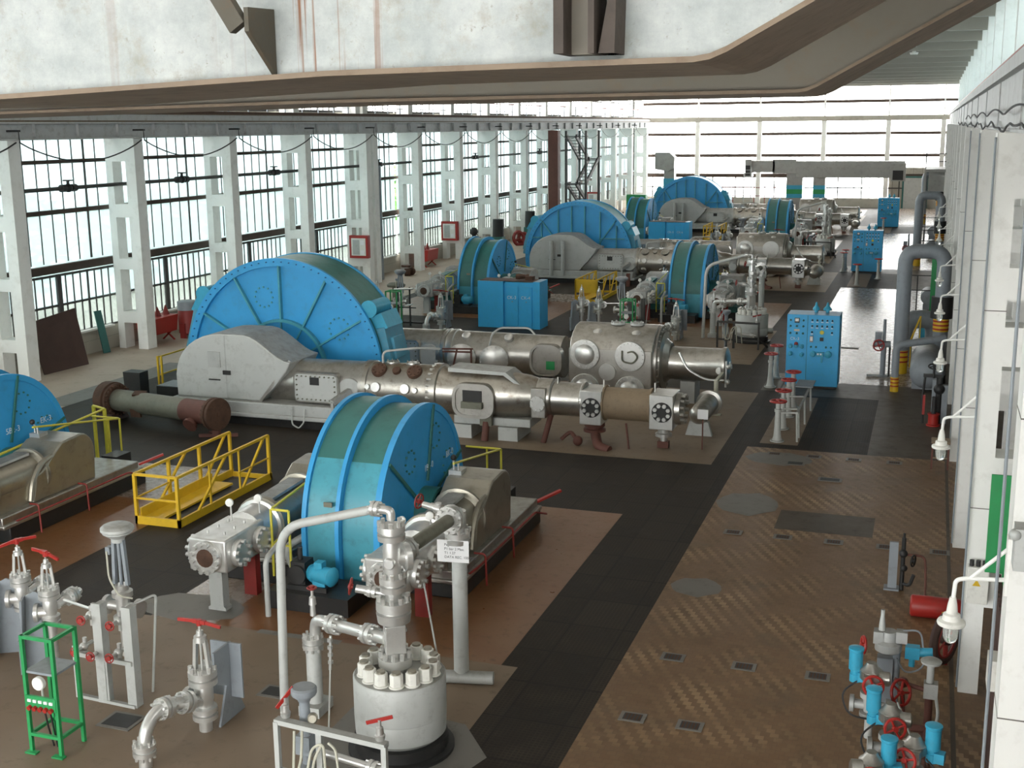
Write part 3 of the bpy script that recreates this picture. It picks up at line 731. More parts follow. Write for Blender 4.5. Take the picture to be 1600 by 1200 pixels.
        for i in range(1, 8): k = i/7; pts.append((-16.65+1.35*k, 2.34-.66*(3*k*k-2*k**3)))
        pts += [(-15.42, 1.45), (-15.75, 1.05), (-16.2, .62)]
        hd = MB(); hd.prism(pts, 'y', yc-.78, yc+.78); ho = hd.build('crank_hood', hoodm, t, bevel=.03, smooth=False)
        if front:
            MB().box(-17.72, -17.35, yc-.81, yc-.77, 1.45, 1.86).build('inspection_plate', M['grey'], ho, smooth=False)
            MB().box(-17.28, -17.06, yc-.82, yc-.77, 1.27, 1.38).build('latch', M['dark'], ho, smooth=False)
            MB().bar((-17.72, yc-.80, 1.12), (-17.38, yc-.80, 1.12), .03).build('hand_grip', M['dark'], ho, smooth=False)
            MB().bar((-17.2, yc-.785, .64), (-17.2, yc-.785, 2.28), .02, .01, up=(0, 1, 0)).build('seam_strip', M['grey'], ho, smooth=False)
            if not near:
                for x in (-17.55, -16.95): MB().cyl((x, yc-.95, .35), (x, yc-.95, 2.05), .10).build('breather_pipe', M['grey'], t)
        # crosshead guide with its slanted split line and bolted cover
        g = MB(); g.lathe((-16.1, yc, zc), (1, 0, 0), [(0, .60), (2.6, .62), (2.62, .66), (2.72, .66)], 32)
        g.bar((-16.2, yc-.80, .62), (-15.35, yc-.66, 1.72), .10, .07)
        gd = g.build('crosshead_guide', M['silver'] if near else M['grey'], t)
        fb = MB(); ring(fb, rrect(-14.62, 1.05, 1.28, .78, .14), rrect(-14.62, 1.05, 1.14, .64, .10), 'y', fy-.14, fy+.1); fb.build('cover_frame', M['silver'], gd)
        cp = MB(); cp.prism(rrect(-14.62, 1.05, 1.2, .70, .11), 'y', fy-.15, fy-.05); cpo = cp.build('cover_plate', M['palegrey'], gd, smooth=False)
        q = MB()
        for i in range(9):
            for z in (.75, 1.35): q.cyl((-15.14+1.04*i/8, fy-.15, z), (-15.14+1.04*i/8, fy-.18, z), .022, n=6)
        for i in range(4):
            for x in (-15.16, -14.08): q.cyl((x, fy-.15, .85+.4*i/3), (x, fy-.18, .85+.4*i/3), .022, n=6)
        o = q.build('cover_bolts', M['oldsteel'], gd); o['kind'] = 'stuff'
        if front: MB().box(-14.78, -14.52, fy-.165, fy-.15, 1.13, 1.33).build('name_plate', M['dark'], gd, smooth=False)
        cover(t, 'round_cover', (-13.72, fy+.25, 1.0), (0, -1, 0), .34, .30, M['palegrey'])
        if front:
            a = MB(); a.bar((-13.70, fy-.05, 1.02), (-13.95, fy-.55, .80), .14); a.bar((-13.95, fy-.55, .80), (-13.95, fy-.55, .45), .07); a.build('drain_arm', M['grey'], t, smooth=False)
            for (x, y_) in ((-13.55, 26.1),): MB().box(x-.08, x+.08, y_-.08, y_+.08, 0, .62).build('support_post', M['redbrown'], t, smooth=False)
            MB().tube([(-15.15, fy-.5, .6), (-15.15, fy-.5, .15), (-14.9, fy-.6, .08), (-14.75, fy-.6, .25), (-14.8, fy-.45, .55)], .02, 6, .08).build('oil_line', M['palegrey'], t)
        # --- first stage
        if front:
            c = MB(); c.lathe((-13.42, yc, zc), (1, 0, 0), [(0, .60), (.02, .66), (.14, .66), (.16, .63), (1.86, .63), (1.88, .68), (2.04, .68), (2.06, .6)], 36)
            cyl = c.build('first_cylinder', M['stained'], t)
            bb = MB(); bb.bolts((-13.28, yc, zc), (-1, 0, 0), .62, 28, .024, .05, a0=.1); bb.bolts((-11.5, yc, zc), (-1, 0, 0), .65, 26, .035, .12); o = bb.build('flange_bolts', M['steel'], t); o['kind'] = 'stuff'
            for (dx, el, r, mt) in ((.45, 52, .20, 'rust'), (1.42, 52, .20, 'rust'), (.93, 52, .11, 'rust'), (.45, 10, .13, 'steel'), (1.25, 10, .13, 'steel'), (.22, 10, .07, 'steel'), (1.52, 8, .07, 'steel'), (.4, -35, .16, 'silver'), (1.3, -35, .16, 'silver')):
                a = math.radians(el); d = Vector((0, -math.cos(a), math.sin(a))); p = Vector((-13.42+dx, yc, zc)) + d*.55
                if not near: mt = 'silver'
                n_ = MB(); n_.lathe(p, d, [(0, r), (.13, r), (.15, r*.93)], 18); n_.bolts(p+d*.15, d, r*.68, 8, .02, .02) if r > .15 else None
                o = n_.build('valve_cover', M[mt], cyl)
                if mt == 'rust': o['label'] = 'rusty round valve cover'
            for (dx, h_) in ((.65, .16), (1.2, .2)): cover(cyl, 'top_cap', (-13.42+dx, yc, zc+.6), (0, 0, 1), .17, .07, M['silver'], 6, .015)
            MB().tube([(-13.0, yc-.1, 1.68), (-13.0, yc-.1, 1.98), (-12.2, yc+.2, 2.05), (-11.8, yc+.8, 1.95)], .03, 8, .15).build('oil_line', M['palegrey'], t)
            # --- distance piece with oval window and weather canopy
            c = MB(); c.lathe((-11.36, yc, zc), (1, 0, 0), [(0, .62), (.1, .60), (1.7, .58), (2.25, .52), (2.5, .44), (2.55, .44)], 36)
            dp = c.build('distance_piece', M['stained'], t)
            fo = MB(); ring(fo, rrect(-10.35, .98, 1.08, .86, .30), rrect(-10.35, .98, .92, .70, .24), 'y', yc-.70, yc-.42); fo.build('window_frame', M['silver'], dp)
            MB().prism(rrect(-10.35, .98, .96, .74, .25), 'y', yc-.66, yc-.45).build('window_plate', M['silver'], dp, smooth=False)
            MB().box(-10.62, -10.12, yc-.68, yc-.655, .95, 1.24).build('dark_opening', M['dark'], dp, smooth=False)
            MB().box(-10.64, -10.10, yc-.76, yc-.66, .80, .96).build('drip_tray', M['oldsteel'], dp, smooth=False)
            ca = MB(); ca.prism([(-11.1, 1.62), (-9.65, 1.60), (-9.05, 1.20), (-9.0, 1.24), (-9.6, 1.68), (-11.1, 1.72)], 'y', yc-.40, yc+.35); ca.build('canopy', M['palegrey'], t, smooth=False)
            ft = MB(); ft.box(-10.95, -8.95, yc-.45, yc+.45, .34, .55); f_ = ft.build('saddle', M['palegrey'], t, bevel=.02)
            for (xa, xb) in ((-10.95, -10.45), (-9.75, -9.25)):
                MB().box(xa, xb, yc-.55, yc+.5, .0, .34).build('pedestal', M['palegrey'], t, smooth=False)
            MB().box(-10.2, -9.9, yc-.62, yc-.5, .36, .62).build('drip_funnel', M['oldsteel'], t, smooth=False)
            MB().cyl((-10.05, yc-.7, 0), (-10.05, yc-.56, .45), .09).build('drain_pipe', M['redbrown'], t)
            # --- tail rod end: block heads and insulated barrel
            c = MB(); c.box(-8.92, -8.55, yc-.5, yc+.45, .62, 1.35); c.lathe((-8.85, yc, zc), (1, 0, 0), [(0, .46), (.38, .46), (.40, .42)], 28); bp_ = c.build('valve_box', M['silver'], t, bevel=.02)
            cover(bp_, 'valve_cover', (-8.74, yc-.5, .98), (0, -1, 0), .19, .04, M['steel'], 8, .03)
            c = MB(); c.lathe((-8.5, yc, zc-.02), (1, 0, 0), [(0, .45), (.03, .41), (.75, .41), (.78, .44), (.82, .44)], 30); c.build('second_cylinder', M['silver'], t)
            for (x0, x1, nm) in ((-7.72, -7.18, 'valve_block'), (-6.02, -5.45, 'valve_block')):
                b = MB(); b.box(x0, x1, yc-.42, yc+.42, .52, 1.35); vb = b.build(nm, M['steel'], t, bevel=.02)
                o = cover(vb, 'valve_cover', ((x0+x1)/2+.02, yc-.42, .95), (0, -1, 0), .24, .03, M['dark'], 0)
                q = MB(); q.bolts(((x0+x1)/2+.02, yc-.45, .95), (0, -1, 0), .17, 8, .05, .05); o = q.build('cover_nuts', M['steel'], vb); o['kind'] = 'stuff'
            c = MB(); c.lathe((-7.2, yc, zc-.05), (1, 0, 0), [(0, .43), (.04, .43), (.05, .39), (1.12, .39), (1.13, .43), (1.18, .43)], 30); c.build('insulated_barrel', M['brownpaint'] if near else M['silver'], t)
            c = MB(); flange(c, (-5.45, yc, zc-.08), (1, 0, 0), .38, .14, 12, .05, .09); c.build('end_flange', M['silver'], t)
            c = MB(); c.cyl((-5.75, yc, .1), (-5.75, yc, .28), .08); c.lathe((-5.75, yc, .28), (0, 0, 1), [(0, .2), (.07, .2), (.09, .14), (.18, .14), (.19, .18), (.25, .18)], 18); c.build('discharge_flange', M['steel'], t)
            MB().box(-5.88, -5.62, yc-.1, yc+.1, 0, .16).build('stool', M['redbrown'], t, smooth=False)
            for pts_ in ([(-8.5, yc-.2, .65), (-8.62, yc-.45, 0)], [(-7.45, yc, .55), (-7.45, yc, .3), (-7.2, yc-.6, .05), (-6.9, yc-.7, 0)], [(-6.6, yc-.3, .6), (-6.5, yc-.4, 0)]):
                MB().tube(pts_, .07 if pts_[0][0] < -8 else (.12 if len(pts_) > 2 else .025), 10, .2).build('drain_pipe', M['redbrown'], t)
            c = MB(); c.lathe((-7.45, yc, .28), (0, 0, 1), [(0, .27), (.06, .27), (.08, .2), (.12, .2), (.13, .25), (.22, .25)], 18); c.build('pipe_flange', M['redbrown'], t)
            if near:
                pl = MB(); pl.tube([(-8.2, yc-.35, .1), (-8.0, yc-.2, .28), (-7.8, yc-.35, .12)], .05, 8, .1); pl.ball((-7.75, yc-.45, .12), .12); pl.build('pipe_trap', M['redbrown'], t)
            for x in (-8.35, -7.2, -5.95): MB().cyl((x, yc-.1, 1.35), (x, yc-.1, 1.58), .02).build('grease_nipple', M['offwhite'], t)
        else:
            # --- rear line: long guide, domed covers, big low pressure cylinder, tapered tail
            c = MB(); c.lathe((-13.42, yc, zc), (1, 0, 0), [(0, .64), (.16, .66), (.18, .62), (.28, .66), (.40, .66), (.42, .62), (3.7, .60)], 36)
            c.build('first_cylinder', M['silver'], t)
            for x in (-12.75, -11.75):
                n_ = MB(); n_.lathe((x, yc-.3, zc-.05), (.25, -1, 0), [(0, .36), (.42, .36), (.43, .42), (.50, .42), (.53, .36), (.58, .2), (.60, .02)], 26); n_.bolts(Vector((x, yc-.3, zc-.05))+Vector((.243, -.97, 0))*.50, (.25, -1, 0), .38, 20, .022, .03)
                n_.build('domed_cover', M['steel'], t)
            for x in (-12.6, -11.3): MB().lathe((x, yc-.35, zc+.5), (0, -.6, .8), [(0, .13), (.1, .13), (.12, .1)], 18).build('valve_cover', M['steel'], t)
            fo = MB(); ring(fo, rrect(-10.1, 1.05, .95, .9, .32), rrect(-10.1, 1.05, .83, .78, .28), 'y', yc-.72, yc-.42); fo.prism(rrect(-10.1, 1.05, .85, .8, .28), 'y', yc-.64, yc-.42); fo.build('oval_cover', M['silver'], t)
            MB().box(-10.1, -9.85, yc-.655, yc-.64, .78, 1.02).build('green_patch', M['green'], t, smooth=False)
            # low pressure cylinder: a barrel squared off at the front
            pr = [(yc-1.12, .12), (yc-1.12, 1.55)]
            for i in range(9): a = PI - PI*i/8; pr.append((yc-.02+1.02*math.cos(a), 1.42+.68*math.sin(a)))
            pr += [(yc+1.05, .12)]
            b = MB(); b.prism(pr, 'x', -9.3, -6.95); lp = b.build('low_pressure_cylinder', M['silver'], t, bevel=.05)
            f2 = yc-1.12
            for (x, z, r, dm) in ((-8.82, 1.38, .42, .10), (-7.55, 1.38, .42, 0), (-8.82, .42, .42, .1), (-7.55, .42, .42, .1), (-8.18, .92, .24, 0)):
                m_ = MB(); flange(m_, (x, f2, z), (0, -1, 0), r, .07)
                if dm: m_.dome((x, f2-.07, z), (0, -1, 0), r*.68, dm)
                if r > .3: m_.bolts((x, f2-.07, z), (0, -1, 0), r*.86, 20, .022, .035)
                m_.build('port_cover', M['steel'], lp)
            if near: MB().tube([(-7.75, f2-.12, 1.55), (-7.75, f2-.12, 1.25), (-7.45, f2-.12, 1.2), (-7.3, f2-.12, 1.4), (-7.45, f2-.12, 1.55), (-7.6, f2-.12, 1.5)], .025, 6, .1).build('loop_handle', M['oldsteel'], lp)
            for x in (-8.6, -7.5): MB().lathe((x, yc-.62, 1.88), (0, -.55, .83), [(0, .14), (.06, .14), (.08, .1)], 18).build('lifting_eye', M['steel'], lp)
            for x in (-8.15, -7.6): cover(lp, 'top_cap', (x, yc-.1, 2.08), (0, 0, 1), .2, .06, M['palegrey'], 6)
            c = MB(); c.lathe((-6.98, yc, 1.1), (1, 0, 0), [(0, .98), (.1, .98), (.12, .80), (.16, .80), (.2, .62), (.35, .5)], 36); c.bolts((-6.88, yc, 1.1), (1, 0, 0), .9, 28, .03, .05); c.build('cylinder_head', M['silver'], t)
            c = MB(); c.lathe((-6.8, yc, 1.05), (1, 0, 0), [(0, .52), (.04, .46), (1.55, .46), (1.62, .50), (1.70, .50), (1.75, .42), (1.80, .2)], 32); tr = c.build('tail_cylinder', M['silver'], t)
            c = MB(); c.tube([(-6.35, yc-.38, 1.42), (-6.1, yc-.5, .98), (-5.6, yc-.50, .72), (-5.1, yc-.44, .72)], .035, 8, .2); c.build('split_seam', M['steel'], tr)
            MB().lathe((-5.22, yc-.42, .98), (0, -1, 0), [(0, .1), (.06, .1), (.07, .08)], 16).build('gauge_dial', M['gauge'], tr)
            c = MB(); c.cyl((-5.12, yc-1.55, 0), (-5.12, yc-1.55, .95), .06); c.box(-5.26, -4.98, yc-1.65, yc-1.45, 0, .03); c.bar((-5.12, yc-1.55, .92), (-5.12, yc-.4, .92), .08); c.build('end_post', M['hose'], t)
            fi = MB(); fi.cyl((-5.0, yc-.7, .85), (-5.0, yc-.7, 1.3), .03); fi.ball((-4.95, yc-.7, 1.15), .07); fi.ball((-4.95, yc-.75, .75), .07); fi.cyl((-5.0, yc-.75, .6), (-5.0, yc-.75, .85), .03); fi.wheel((-4.88, yc-.7, 1.2), (1, 0, .3), .09, .014); fi.build('drain_fittings', M['steel'], t)
            for (xa, xb, zt) in ((-13.0, -12.4, .45), (-10.6, -10.0, .5), (-6.3, -5.9, .62)): MB().box(xa, xb, yc-.4, yc+.4, 0, zt).build('pedestal', M['grey'], t, smooth=False)
            fr = MB()
            if near:
                for p, q in (((-13.0, yc-1.3, 1.35), (-12.05, yc-1.35, 1.40)), ((-12.1, yc-1.35, 1.4), (-12.1, yc-1.35, .5)), ((-12.55, yc-1.3, 1.35), (-12.75, yc-1.3, .55)), ((-13.0, yc-1.28, 1.27), (-12.1, yc-1.32, 1.30))): fr.bar(p, q, .045)
                fr.build('pipe_bracket', M['redbrown'], t, smooth=False)
            MB().tube([(-11.9, yc-.5, 1.2), (-11.75, yc-.55, 1.72), (-11.6, yc-.3, 1.86), (-10.8, yc, 1.84), (-10.6, yc, 1.6)], .03, 8, .12).build('oil_line', M['palegrey'], t)
    MB().box(-4.95, -4.70, 27.55, 27.58, .75, .98).build('white_board', M['paper'], t, smooth=False) if near else None
    MB().bar((-4.83, 27.6, 0), (-4.83, 27.6, .8), .03).build('board_post', M['redbrown'], t, smooth=False) if near else None
    # small cooler drum on a saddle beside the tail
    c = MB(); c.lathe((-5.15, 28.9, .52), (0, 1, 0), [(-.18, .02), (-.15, .14), (-.08, .21), (0, .25), (1.35, .25), (1.37, .33), (1.45, .33), (1.46, .02)], 24); c.build('cooler_drum', M['silver'], t)
    MB().prism([(-5.48, 0), (-4.82, 0), (-4.92, .36), (-5.38, .36)], 'y', 28.85, 29.0).build('drum_saddle', M['palegrey'], t, smooth=False)
    end(); return t
big_compressor(0, 'large silver compressor nearest the camera, with blue motor housing marked by spoke-like ribs')
big_compressor(1, 'middle large silver compressor, blue motor housing with upright ribs and chipped paint')
big_compressor(2, 'farthest large silver compressor, before the bright end window')
# ---------------------------------------------------------------- the small booster compressors
def small_compressor(dx, off, label, words, style=0):
    """two short cylinder lines reaching towards the camera, a tall wheel guard between them"""
    t = begin('booster_compressor', label, 'compressor', (-8.9, 18.9, 0), off, 'small booster compressors with wheel guards'); t.location.x = -8.9+dx
    MB_ = MB
    p = MB(); p.box(-11.15, -9.65, 16.9, 21.35, 0, .34); p.box(-8.15, -6.85, 17.2, 21.35, 0, .34); p.box(-9.65, -8.15, 19.6, 21.0, 0, .3)
    p.build('foundation', M['black'], t, bevel=.02)
    # wheel guard
    yc, zc, R = 18.75, .95, 1.98
    def prof(r, z0=.1):
        q = [(yc+r*math.cos(math.radians(a)), zc+r*math.sin(math.radians(a))) for a in range(0, 181, 5)]
        return [(yc+r, z0)] + q + [(yc-r, z0)]
    g = MB(); g.prism(prof(R-.06), 'x', -9.50, -8.86); g.prism(prof(R-.14), 'x', -8.86, -8.18)
    wg = g.build('wheel_guard', M['blue'], t)
    rims = [M['teal'], M['rimblue']]
    for (r, x0, x1) in ((R-.055, -9.44, -8.93), (R-.135, -8.84, -8.27)):
        k = MB(); ring(k, prof(r), prof(r-.2), 'x', x0, x1)
        o = k.build('rim_band', M['teal'], wg)
        lo = MB()
        q = [(yc+(r+.004)*math.cos(math.radians(a)), zc+(r+.004)*math.sin(math.radians(a))) for a in range(140 if style == 0 else 178, 181, 5)]
        q2 = [(yc+(r-.15)*math.cos(math.radians(a)), zc+(r-.15)*math.sin(math.radians(a))) for a in range(140 if style == 0 else 178, 181, 5)]
        q += [(yc-r-.004, .1)]; q2 += [(yc-r+.15, .1)]
        v = [(x, a, b) for x in (x0, x1) for (a, b) in q]; n = len(q)
        lo.add(v, [(i, i+1, n+i+1, n+i) for i in range(n-1)]); lo.build('lower_rim_cover', M['rimblue'], wg)
    e = MB()
    for (r, x0, x1) in ((R, -9.53, -9.45), (R, -8.92, -8.85), (R-.1, -8.27, -8.16)): ring(e, prof(r), prof(r-.12), 'x', x0, x1)
    e.build('edge_strip', M['blue'], wg)
    for a in (20, 75, 140): MB().bar((-8.15, yc+.5*math.cos(math.radians(a)), zc+.5*math.sin(math.radians(a))), (-8.15, yc+1.85*math.cos(math.radians(a)), zc+1.85*math.sin(math.radians(a))), .05, .035, up=(1, 0, 0)).build('face_seam', M['teal'], wg, smooth=False)
    for (y, z) in ((17.6, 1.1),): MB().box(-9.1, -8.95, 16.78, 16.80, 1.5, 1.58).build('small_plate', M['oldsteel'], wg, smooth=False)
    b = MB()
    for (y, z, r) in ((19.3, 2.15, .22), (18.2, 1.95, .2), (19.9, 1.5, .25)):
        for i in range(10): a = 2*PI*i/10; b.cyl((-8.18, y+r*math.cos(a), z+r*math.sin(a)), (-8.155, y+r*math.cos(a), z+r*math.sin(a)), .02, n=6)
    o = b.build('bolt_circles', M['teal'], wg); o['kind'] = 'stuff'
    c = MB(); c.lathe((-8.18, yc, zc-.05), (1, 0, 0), [(0, .46), (.3, .46), (.31, .40), (.02, .38)], 28, cap=False); c.build('shaft_collar', M['teal'], t)
    MB().cyl((-8.2, yc, zc-.05), (-7.6, yc, zc-.05), .2).build('shaft', M['darkblue'], t)
    for i, w in enumerate(words):
        text_mesh(w, .17, (-8.155-t.location.x+dx if 0 else -8.15+8.9, (18.75, 19.75)[i]-18.9, 1.62), (PI/2, 0, PI/2), M['whiteink'], t)
    # two cylinder lines
    for s in (-1, 1):
        x = -10.45 if s < 0 else -7.38
        m = M['grey'] if style == 0 else M['teal']; m2 = M['brass_grey'] if style == 0 else M['grey']
        b = MB(); b.box(x-.55, x+.55, 17.0, 21.1, .34, .56); b.box(x-.62, x+.62, 16.95, 21.15, .34, .42); b.build('bed_frame', M['silver'] if style == 0 else M['teal'], t, bevel=.02)
        q = [(20.35, .56), (20.38, 1.05)]
        for i in range(9): a = PI/2*i/8; q.append((19.98+.4*math.cos(a), 1.15+.42*math.sin(a)))
        for i in range(1, 7): k = i/6; q.append((19.6-.95*k, 1.57-.5*(3*k*k-2*k**3)))
        q += [(18.5, .56)]
        q = [(y-.55, z) for y, z in q]
        MB().prism(q, 'x', x-.42, x+.46).build('crank_hood', m2, t, bevel=.03, smooth=False)
        f = MB(); f.lathe((x, 18.5, 1.0), (0, -1, 0), [(0, .46), (.06, .50), (.12, .50), (.14, .38), (1.35, .36), (1.37, .47), (1.47, .47)], 26); f.box(x-.36, x+.36, 17.0, 18.4, .56, .9)
        gd = f.build('crosshead_guide', m2, t)
        st = MB(); pts = [(18.75, 1.32), (18.35, 1.28), (18.05, 1.0), (17.95, .6)]; st.tube([(x+.40, y, z) for y, z in pts], .06, 8, .2); st.build('split_rib', m2, t)
        st = MB(); st.bar((x, 18.3, 1.42), (x, 17.1, 1.38), .30, .05); st.build('walk_strip', m, t, smooth=False)
        c = MB(); c.lathe((x, 17.05, 1.0), (0, -1, 0), [(0, .44), (.08, .44), (.10, .39), (.55, .37)], 24); cy = c.build('cylinder', M['steel'] if style == 0 else M['grey'], t)
        b = MB(); b.box(x-.34, x+.34, 15.42, 16.6, .72, 1.26); bk = b.build('cylinder_block', M['steel'] if style == 0 else M['grey'], t, bevel=.03)
        e = MB(); flange(e, (x, 15.42, .97), (0, -1, 0), .27, .07, 12, .04, .06); e.build('end_cover', M['steel'], bk)
        MB().lathe((x, 15.36, .97), (0, -1, 0), [(0, .15), (.02, .15), (.03, .10)], 16).build('rusty_port', M['rust'], bk)
        for (yy, sx) in ((15.75, 1), (16.4, 1), (15.75, -1)):
            e = MB(); flange(e, (x+sx*.34, yy, .97), (sx, 0, 0), .22, .10, 10, .035, .05); e.build('side_cover', M['steel'], bk)
        for yy in (15.7, 16.0, 16.3):
            for dx_ in (-.15, .15): MB().cyl((x+dx_, yy, 1.26), (x+dx_, yy, 1.31), .022, n=8).build('plug', M['steel'], bk)
        for (dx_, yy) in ((-.12, 16.35), (.2, 16.7)):
            gz = MB(); gz.cyl((x+dx_, yy, 1.25), (x+dx_, yy, 1.52), .015, n=8); gz.build('gauge_stem', M['steel'], t)
            gz = MB(); gz.lathe((x+dx_, yy-.02, 1.58), (.2, -1, 0), [(0, .065), (.04, .065), (.045, .055)], 14); gz.build('gauge_dial', M['gauge'], t)
        MB().prism([(x-.16, 0), (x+.16, 0), (x+.16, .05), (x+.12, .08), (x+.12, .72), (x-.12, .72), (x-.12, .08), (x-.16, .05)], 'y', 15.60, 15.78).build('leg', M['palegrey'], t, smooth=False)
        MB().box(x+.05, x+.28, 16.35, 16.5, 0, .72).build('leg', M['darkred'], t, smooth=False)
        o = MB(); o.box(x-.30*s-.12, x-.30*s+.12, 19.0, 19.25, 1.40, 1.62); o.cyl((x-.3*s-.06, 19.1, 1.6), (x-.3*s-.06, 19.1, 1.78), .02); o.cyl((x-.3*s+.05, 19.05, 1.6), (x-.3*s+.05, 19.05, 1.74), .02)
        o.build('lubricator', M['steel'], t)
        MB().ball((x-.3*s-.02, 19.0, 1.86), .055).build('knob', M['dark'], t)
        pl = MB()
        pl.tube([(x+.60, 17.3, .42), (x+.66, 17.6, .45), (x+.66, 20.6, .45), (x+.66, 21.3, .2)], .02, 6, .1)
        for yy in (17.8, 19.2): pl.tube([(x+.50, yy, .6), (x+.70, yy, .6), (x+.72, yy, .05)], .018, 6, .06)
        pl.build('oil_line', M['darkred'], t)
    # barring pump set on a black block in front
    MB().box(-9.75, -8.3, 15.95, 16.75, 0, .30).build('pump_plinth', M['black'], t, smooth=False)
    b = MB(); b.box(-9.45, -8.75, 16.1, 16.5, .30, .38); b.box(-9.4, -9.15, 16.15, 16.45, .38, .75); b.cyl((-9.28, 16.1, .55), (-9.28, 16.5, .55), .16); b.cyl((-9.3, 16.3, .75), (-9.3, 16.3, .95), .04); b.build('oil_pump', M['dark'], t)
    b = MB(); b.lathe((-9.1, 16.28, .56), (1, -.25, 0), [(0, .13), (.08, .16), (.1, .14), (.42, .14), (.44, .16), (.48, .12), (.5, .02)], 18); b.box(-9.02, -8.8, 16.15, 16.3, .38, .48); b.box(-8.98, -8.84, 16.15, 16.3, .66, .78); b.build('pump_motor', M['motor'], t)
    b = MB(); b.tube([(-9.75, 16.9, .25), (-9.75, 16.6, .8), (-9.3, 17.4, 1.05), (-9.0, 17.0, 1.0)], .06, 10, .15); b.tube([(-9.55, 15.65, 0), (-9.55, 15.65, .95), (-9.55, 16.4, 1.15)], .045, 10, .15); b.build('oil_pipe', M['palegrey'], t)
    # handrails and red lever
    rl = MB()
    for x in (-9.95, -9.62): rl.cyl((x, 16.55, .3), (x, 16.55, 1.45), .022, n=8)
    rl.tube([(-9.95, 18.5, 1.62), (-9.95, 16.55, 1.45), (-9.62, 16.55, 1.45)], .022, 8, .06); rl.tube([(-9.95, 18.3, 1.0), (-9.95, 16.55, .85), (-9.62, 16.55, .85)], .018, 8, .06)
    rl.build('handrail', M['lemon'], t)
    rl = MB()
    for (x, y) in ((-8.15, 21.9), (-7.85, 21.9)): rl.cyl((x, y, 0), (x, y, 1.25), .022, n=8)
    rl.tube([(-8.6, 21.9, 1.25), (-7.85, 21.9, 1.25), (-7.70, 19.0, 1.75)], .022, 8, .06)
    rl.build('handrail', M['lemon'], t)
    b = MB(); b.bar((-6.9, 21.2, .45), (-6.5, 21.55, .62), .08, .04); b.build('lever', M['red'], t, smooth=False)
    MB().box(-7.9, -7.5, 21.25, 21.75, 0, .55).build('starter_box', M['dark'], t, smooth=False)
    end(); return t
small_compressor(0, 0, 'small compressor in full view behind the foreground vessel, blue and green wheel guard', ['1B2-0', 'BK-0'])
small_compressor(-9.05, 0, 'small compressor cut off by the left edge of the picture, blue round guard', ['5B2-3', 'EK-3'])
small_compressor(-9.1, 30, 'small compressor with green blue guard left of the blue double cabinet', ['', ''], 1)
small_compressor(-.15, 30, 'small compressor whose dark green blue guard overlaps the middle large compressor', ['', ''], 1)
small_compressor(-9.3, 60, 'dark guarded small compressor at left of the farthest large compressor', ['', ''], 1)
small_compressor(-.3, 60, 'far small compressor whose narrow guard overlaps the farthest large compressor', ['', ''], 1)

# ---------------------------------------------------------------- pipework helpers
def gate_valve(name, label, loc, h=1.0, rz=0, group=None, wheel=.23, wtilt=(.15, .1), wm='red', base=True, mat='steel'):
    """flanged body, bolted bonnet, open yoke and hand wheel"""
    t = thing(name, label, 'valve', loc, rz, group); m = M[mat]; k = h
    b = MB()
    if base: b.cyl((0, 0, 0), (0, 0, .14*k), .07*k)
    b.lathe((0, 0, .14*k), (0, 0, 1), [(0, .13*k), (.05*k, .13*k), (.055*k, .10*k), (.075*k, .10*k), (.08*k, .13*k), (.13*k, .13*k), (.14*k, .085*k), (.22*k, .10*k), (.36*k, .10*k), (.40*k, .085*k)], 18)
    b.lathe((0, 0, .32*k), (-1, 0, 0), [(0, .085*k), (.16*k, .085*k), (.17*k, .135*k), (.22*k, .135*k)], 16)
    b.build('body', m, t)
    b = MB(); b.lathe((0, 0, .53*k), (0, 0, 1), [(0, .15*k), (.06*k, .15*k), (.065*k, .12*k), (.08*k, .12*k), (.085*k, .15*k), (.15*k, .15*k)], 20); b.bolts((0, 0, .68*k), (0, 0, 1), .125*k, 8, .024*k, .05*k); b.build('bonnet', m, t)
    b = MB()
    for s in (-1, 1): b.bar((s*.085*k, 0, .68*k), (s*.055*k, 0, 1.02*k), .035*k, .05*k)
    b.lathe((0, 0, 1.0*k), (0, 0, 1), [(0, .07*k), (.06*k, .065*k), (.07*k, .04*k), (.12*k, .035*k)], 14); b.cyl((0, 0, .68*k), (0, 0, 1.2*k), .014*k, n=8); b.build('yoke', m, t)
    if wm:
        b = MB(); d = Vector(wtilt)
        a = Vector((math.cos(d.x), math.sin(d.x), d.y)).normalized(); c = Vector((0, 0, 1.2*k))
        b.bar(c-a*wheel, c-a*wheel*.3+Vector((0, 0, .02)), .03, .04); b.bar(c-a*wheel*.3+Vector((0, 0, .02)), c+a*wheel*.3+Vector((0, 0, .02)), .045, .05); b.bar(c+a*wheel*.3+Vector((0, 0, .02)), c+a*wheel, .03, .04); b.cyl(c-Vector((0, 0, .03)), c+Vector((0, 0, .05)), .035, n=10)
        b.build('bar_handle', M[wm], t)
    return t
def flanged_pipe(mb, pts, r, bend=.12, n=14): mb.tube(pts, r, n, bend, 6)
def fl2(mb, c, d, r, nb=8, k=1.):
    """a bolted flange pair centred on c"""
    c = Vector(c); d = Vector(d).normalized()
    mb.lathe(c-d*.07*k, d, [(0, r), (.055*k, r), (.056*k, r*.8), (.084*k, r*.8), (.085*k, r), (.14*k, r)], 20)
    mb.bolts(c+d*.07*k, d, r*.82, nb, r*.13, .05*k); mb.bolts(c-d*.07*k, -d, r*.82, nb, r*.13, .05*k)
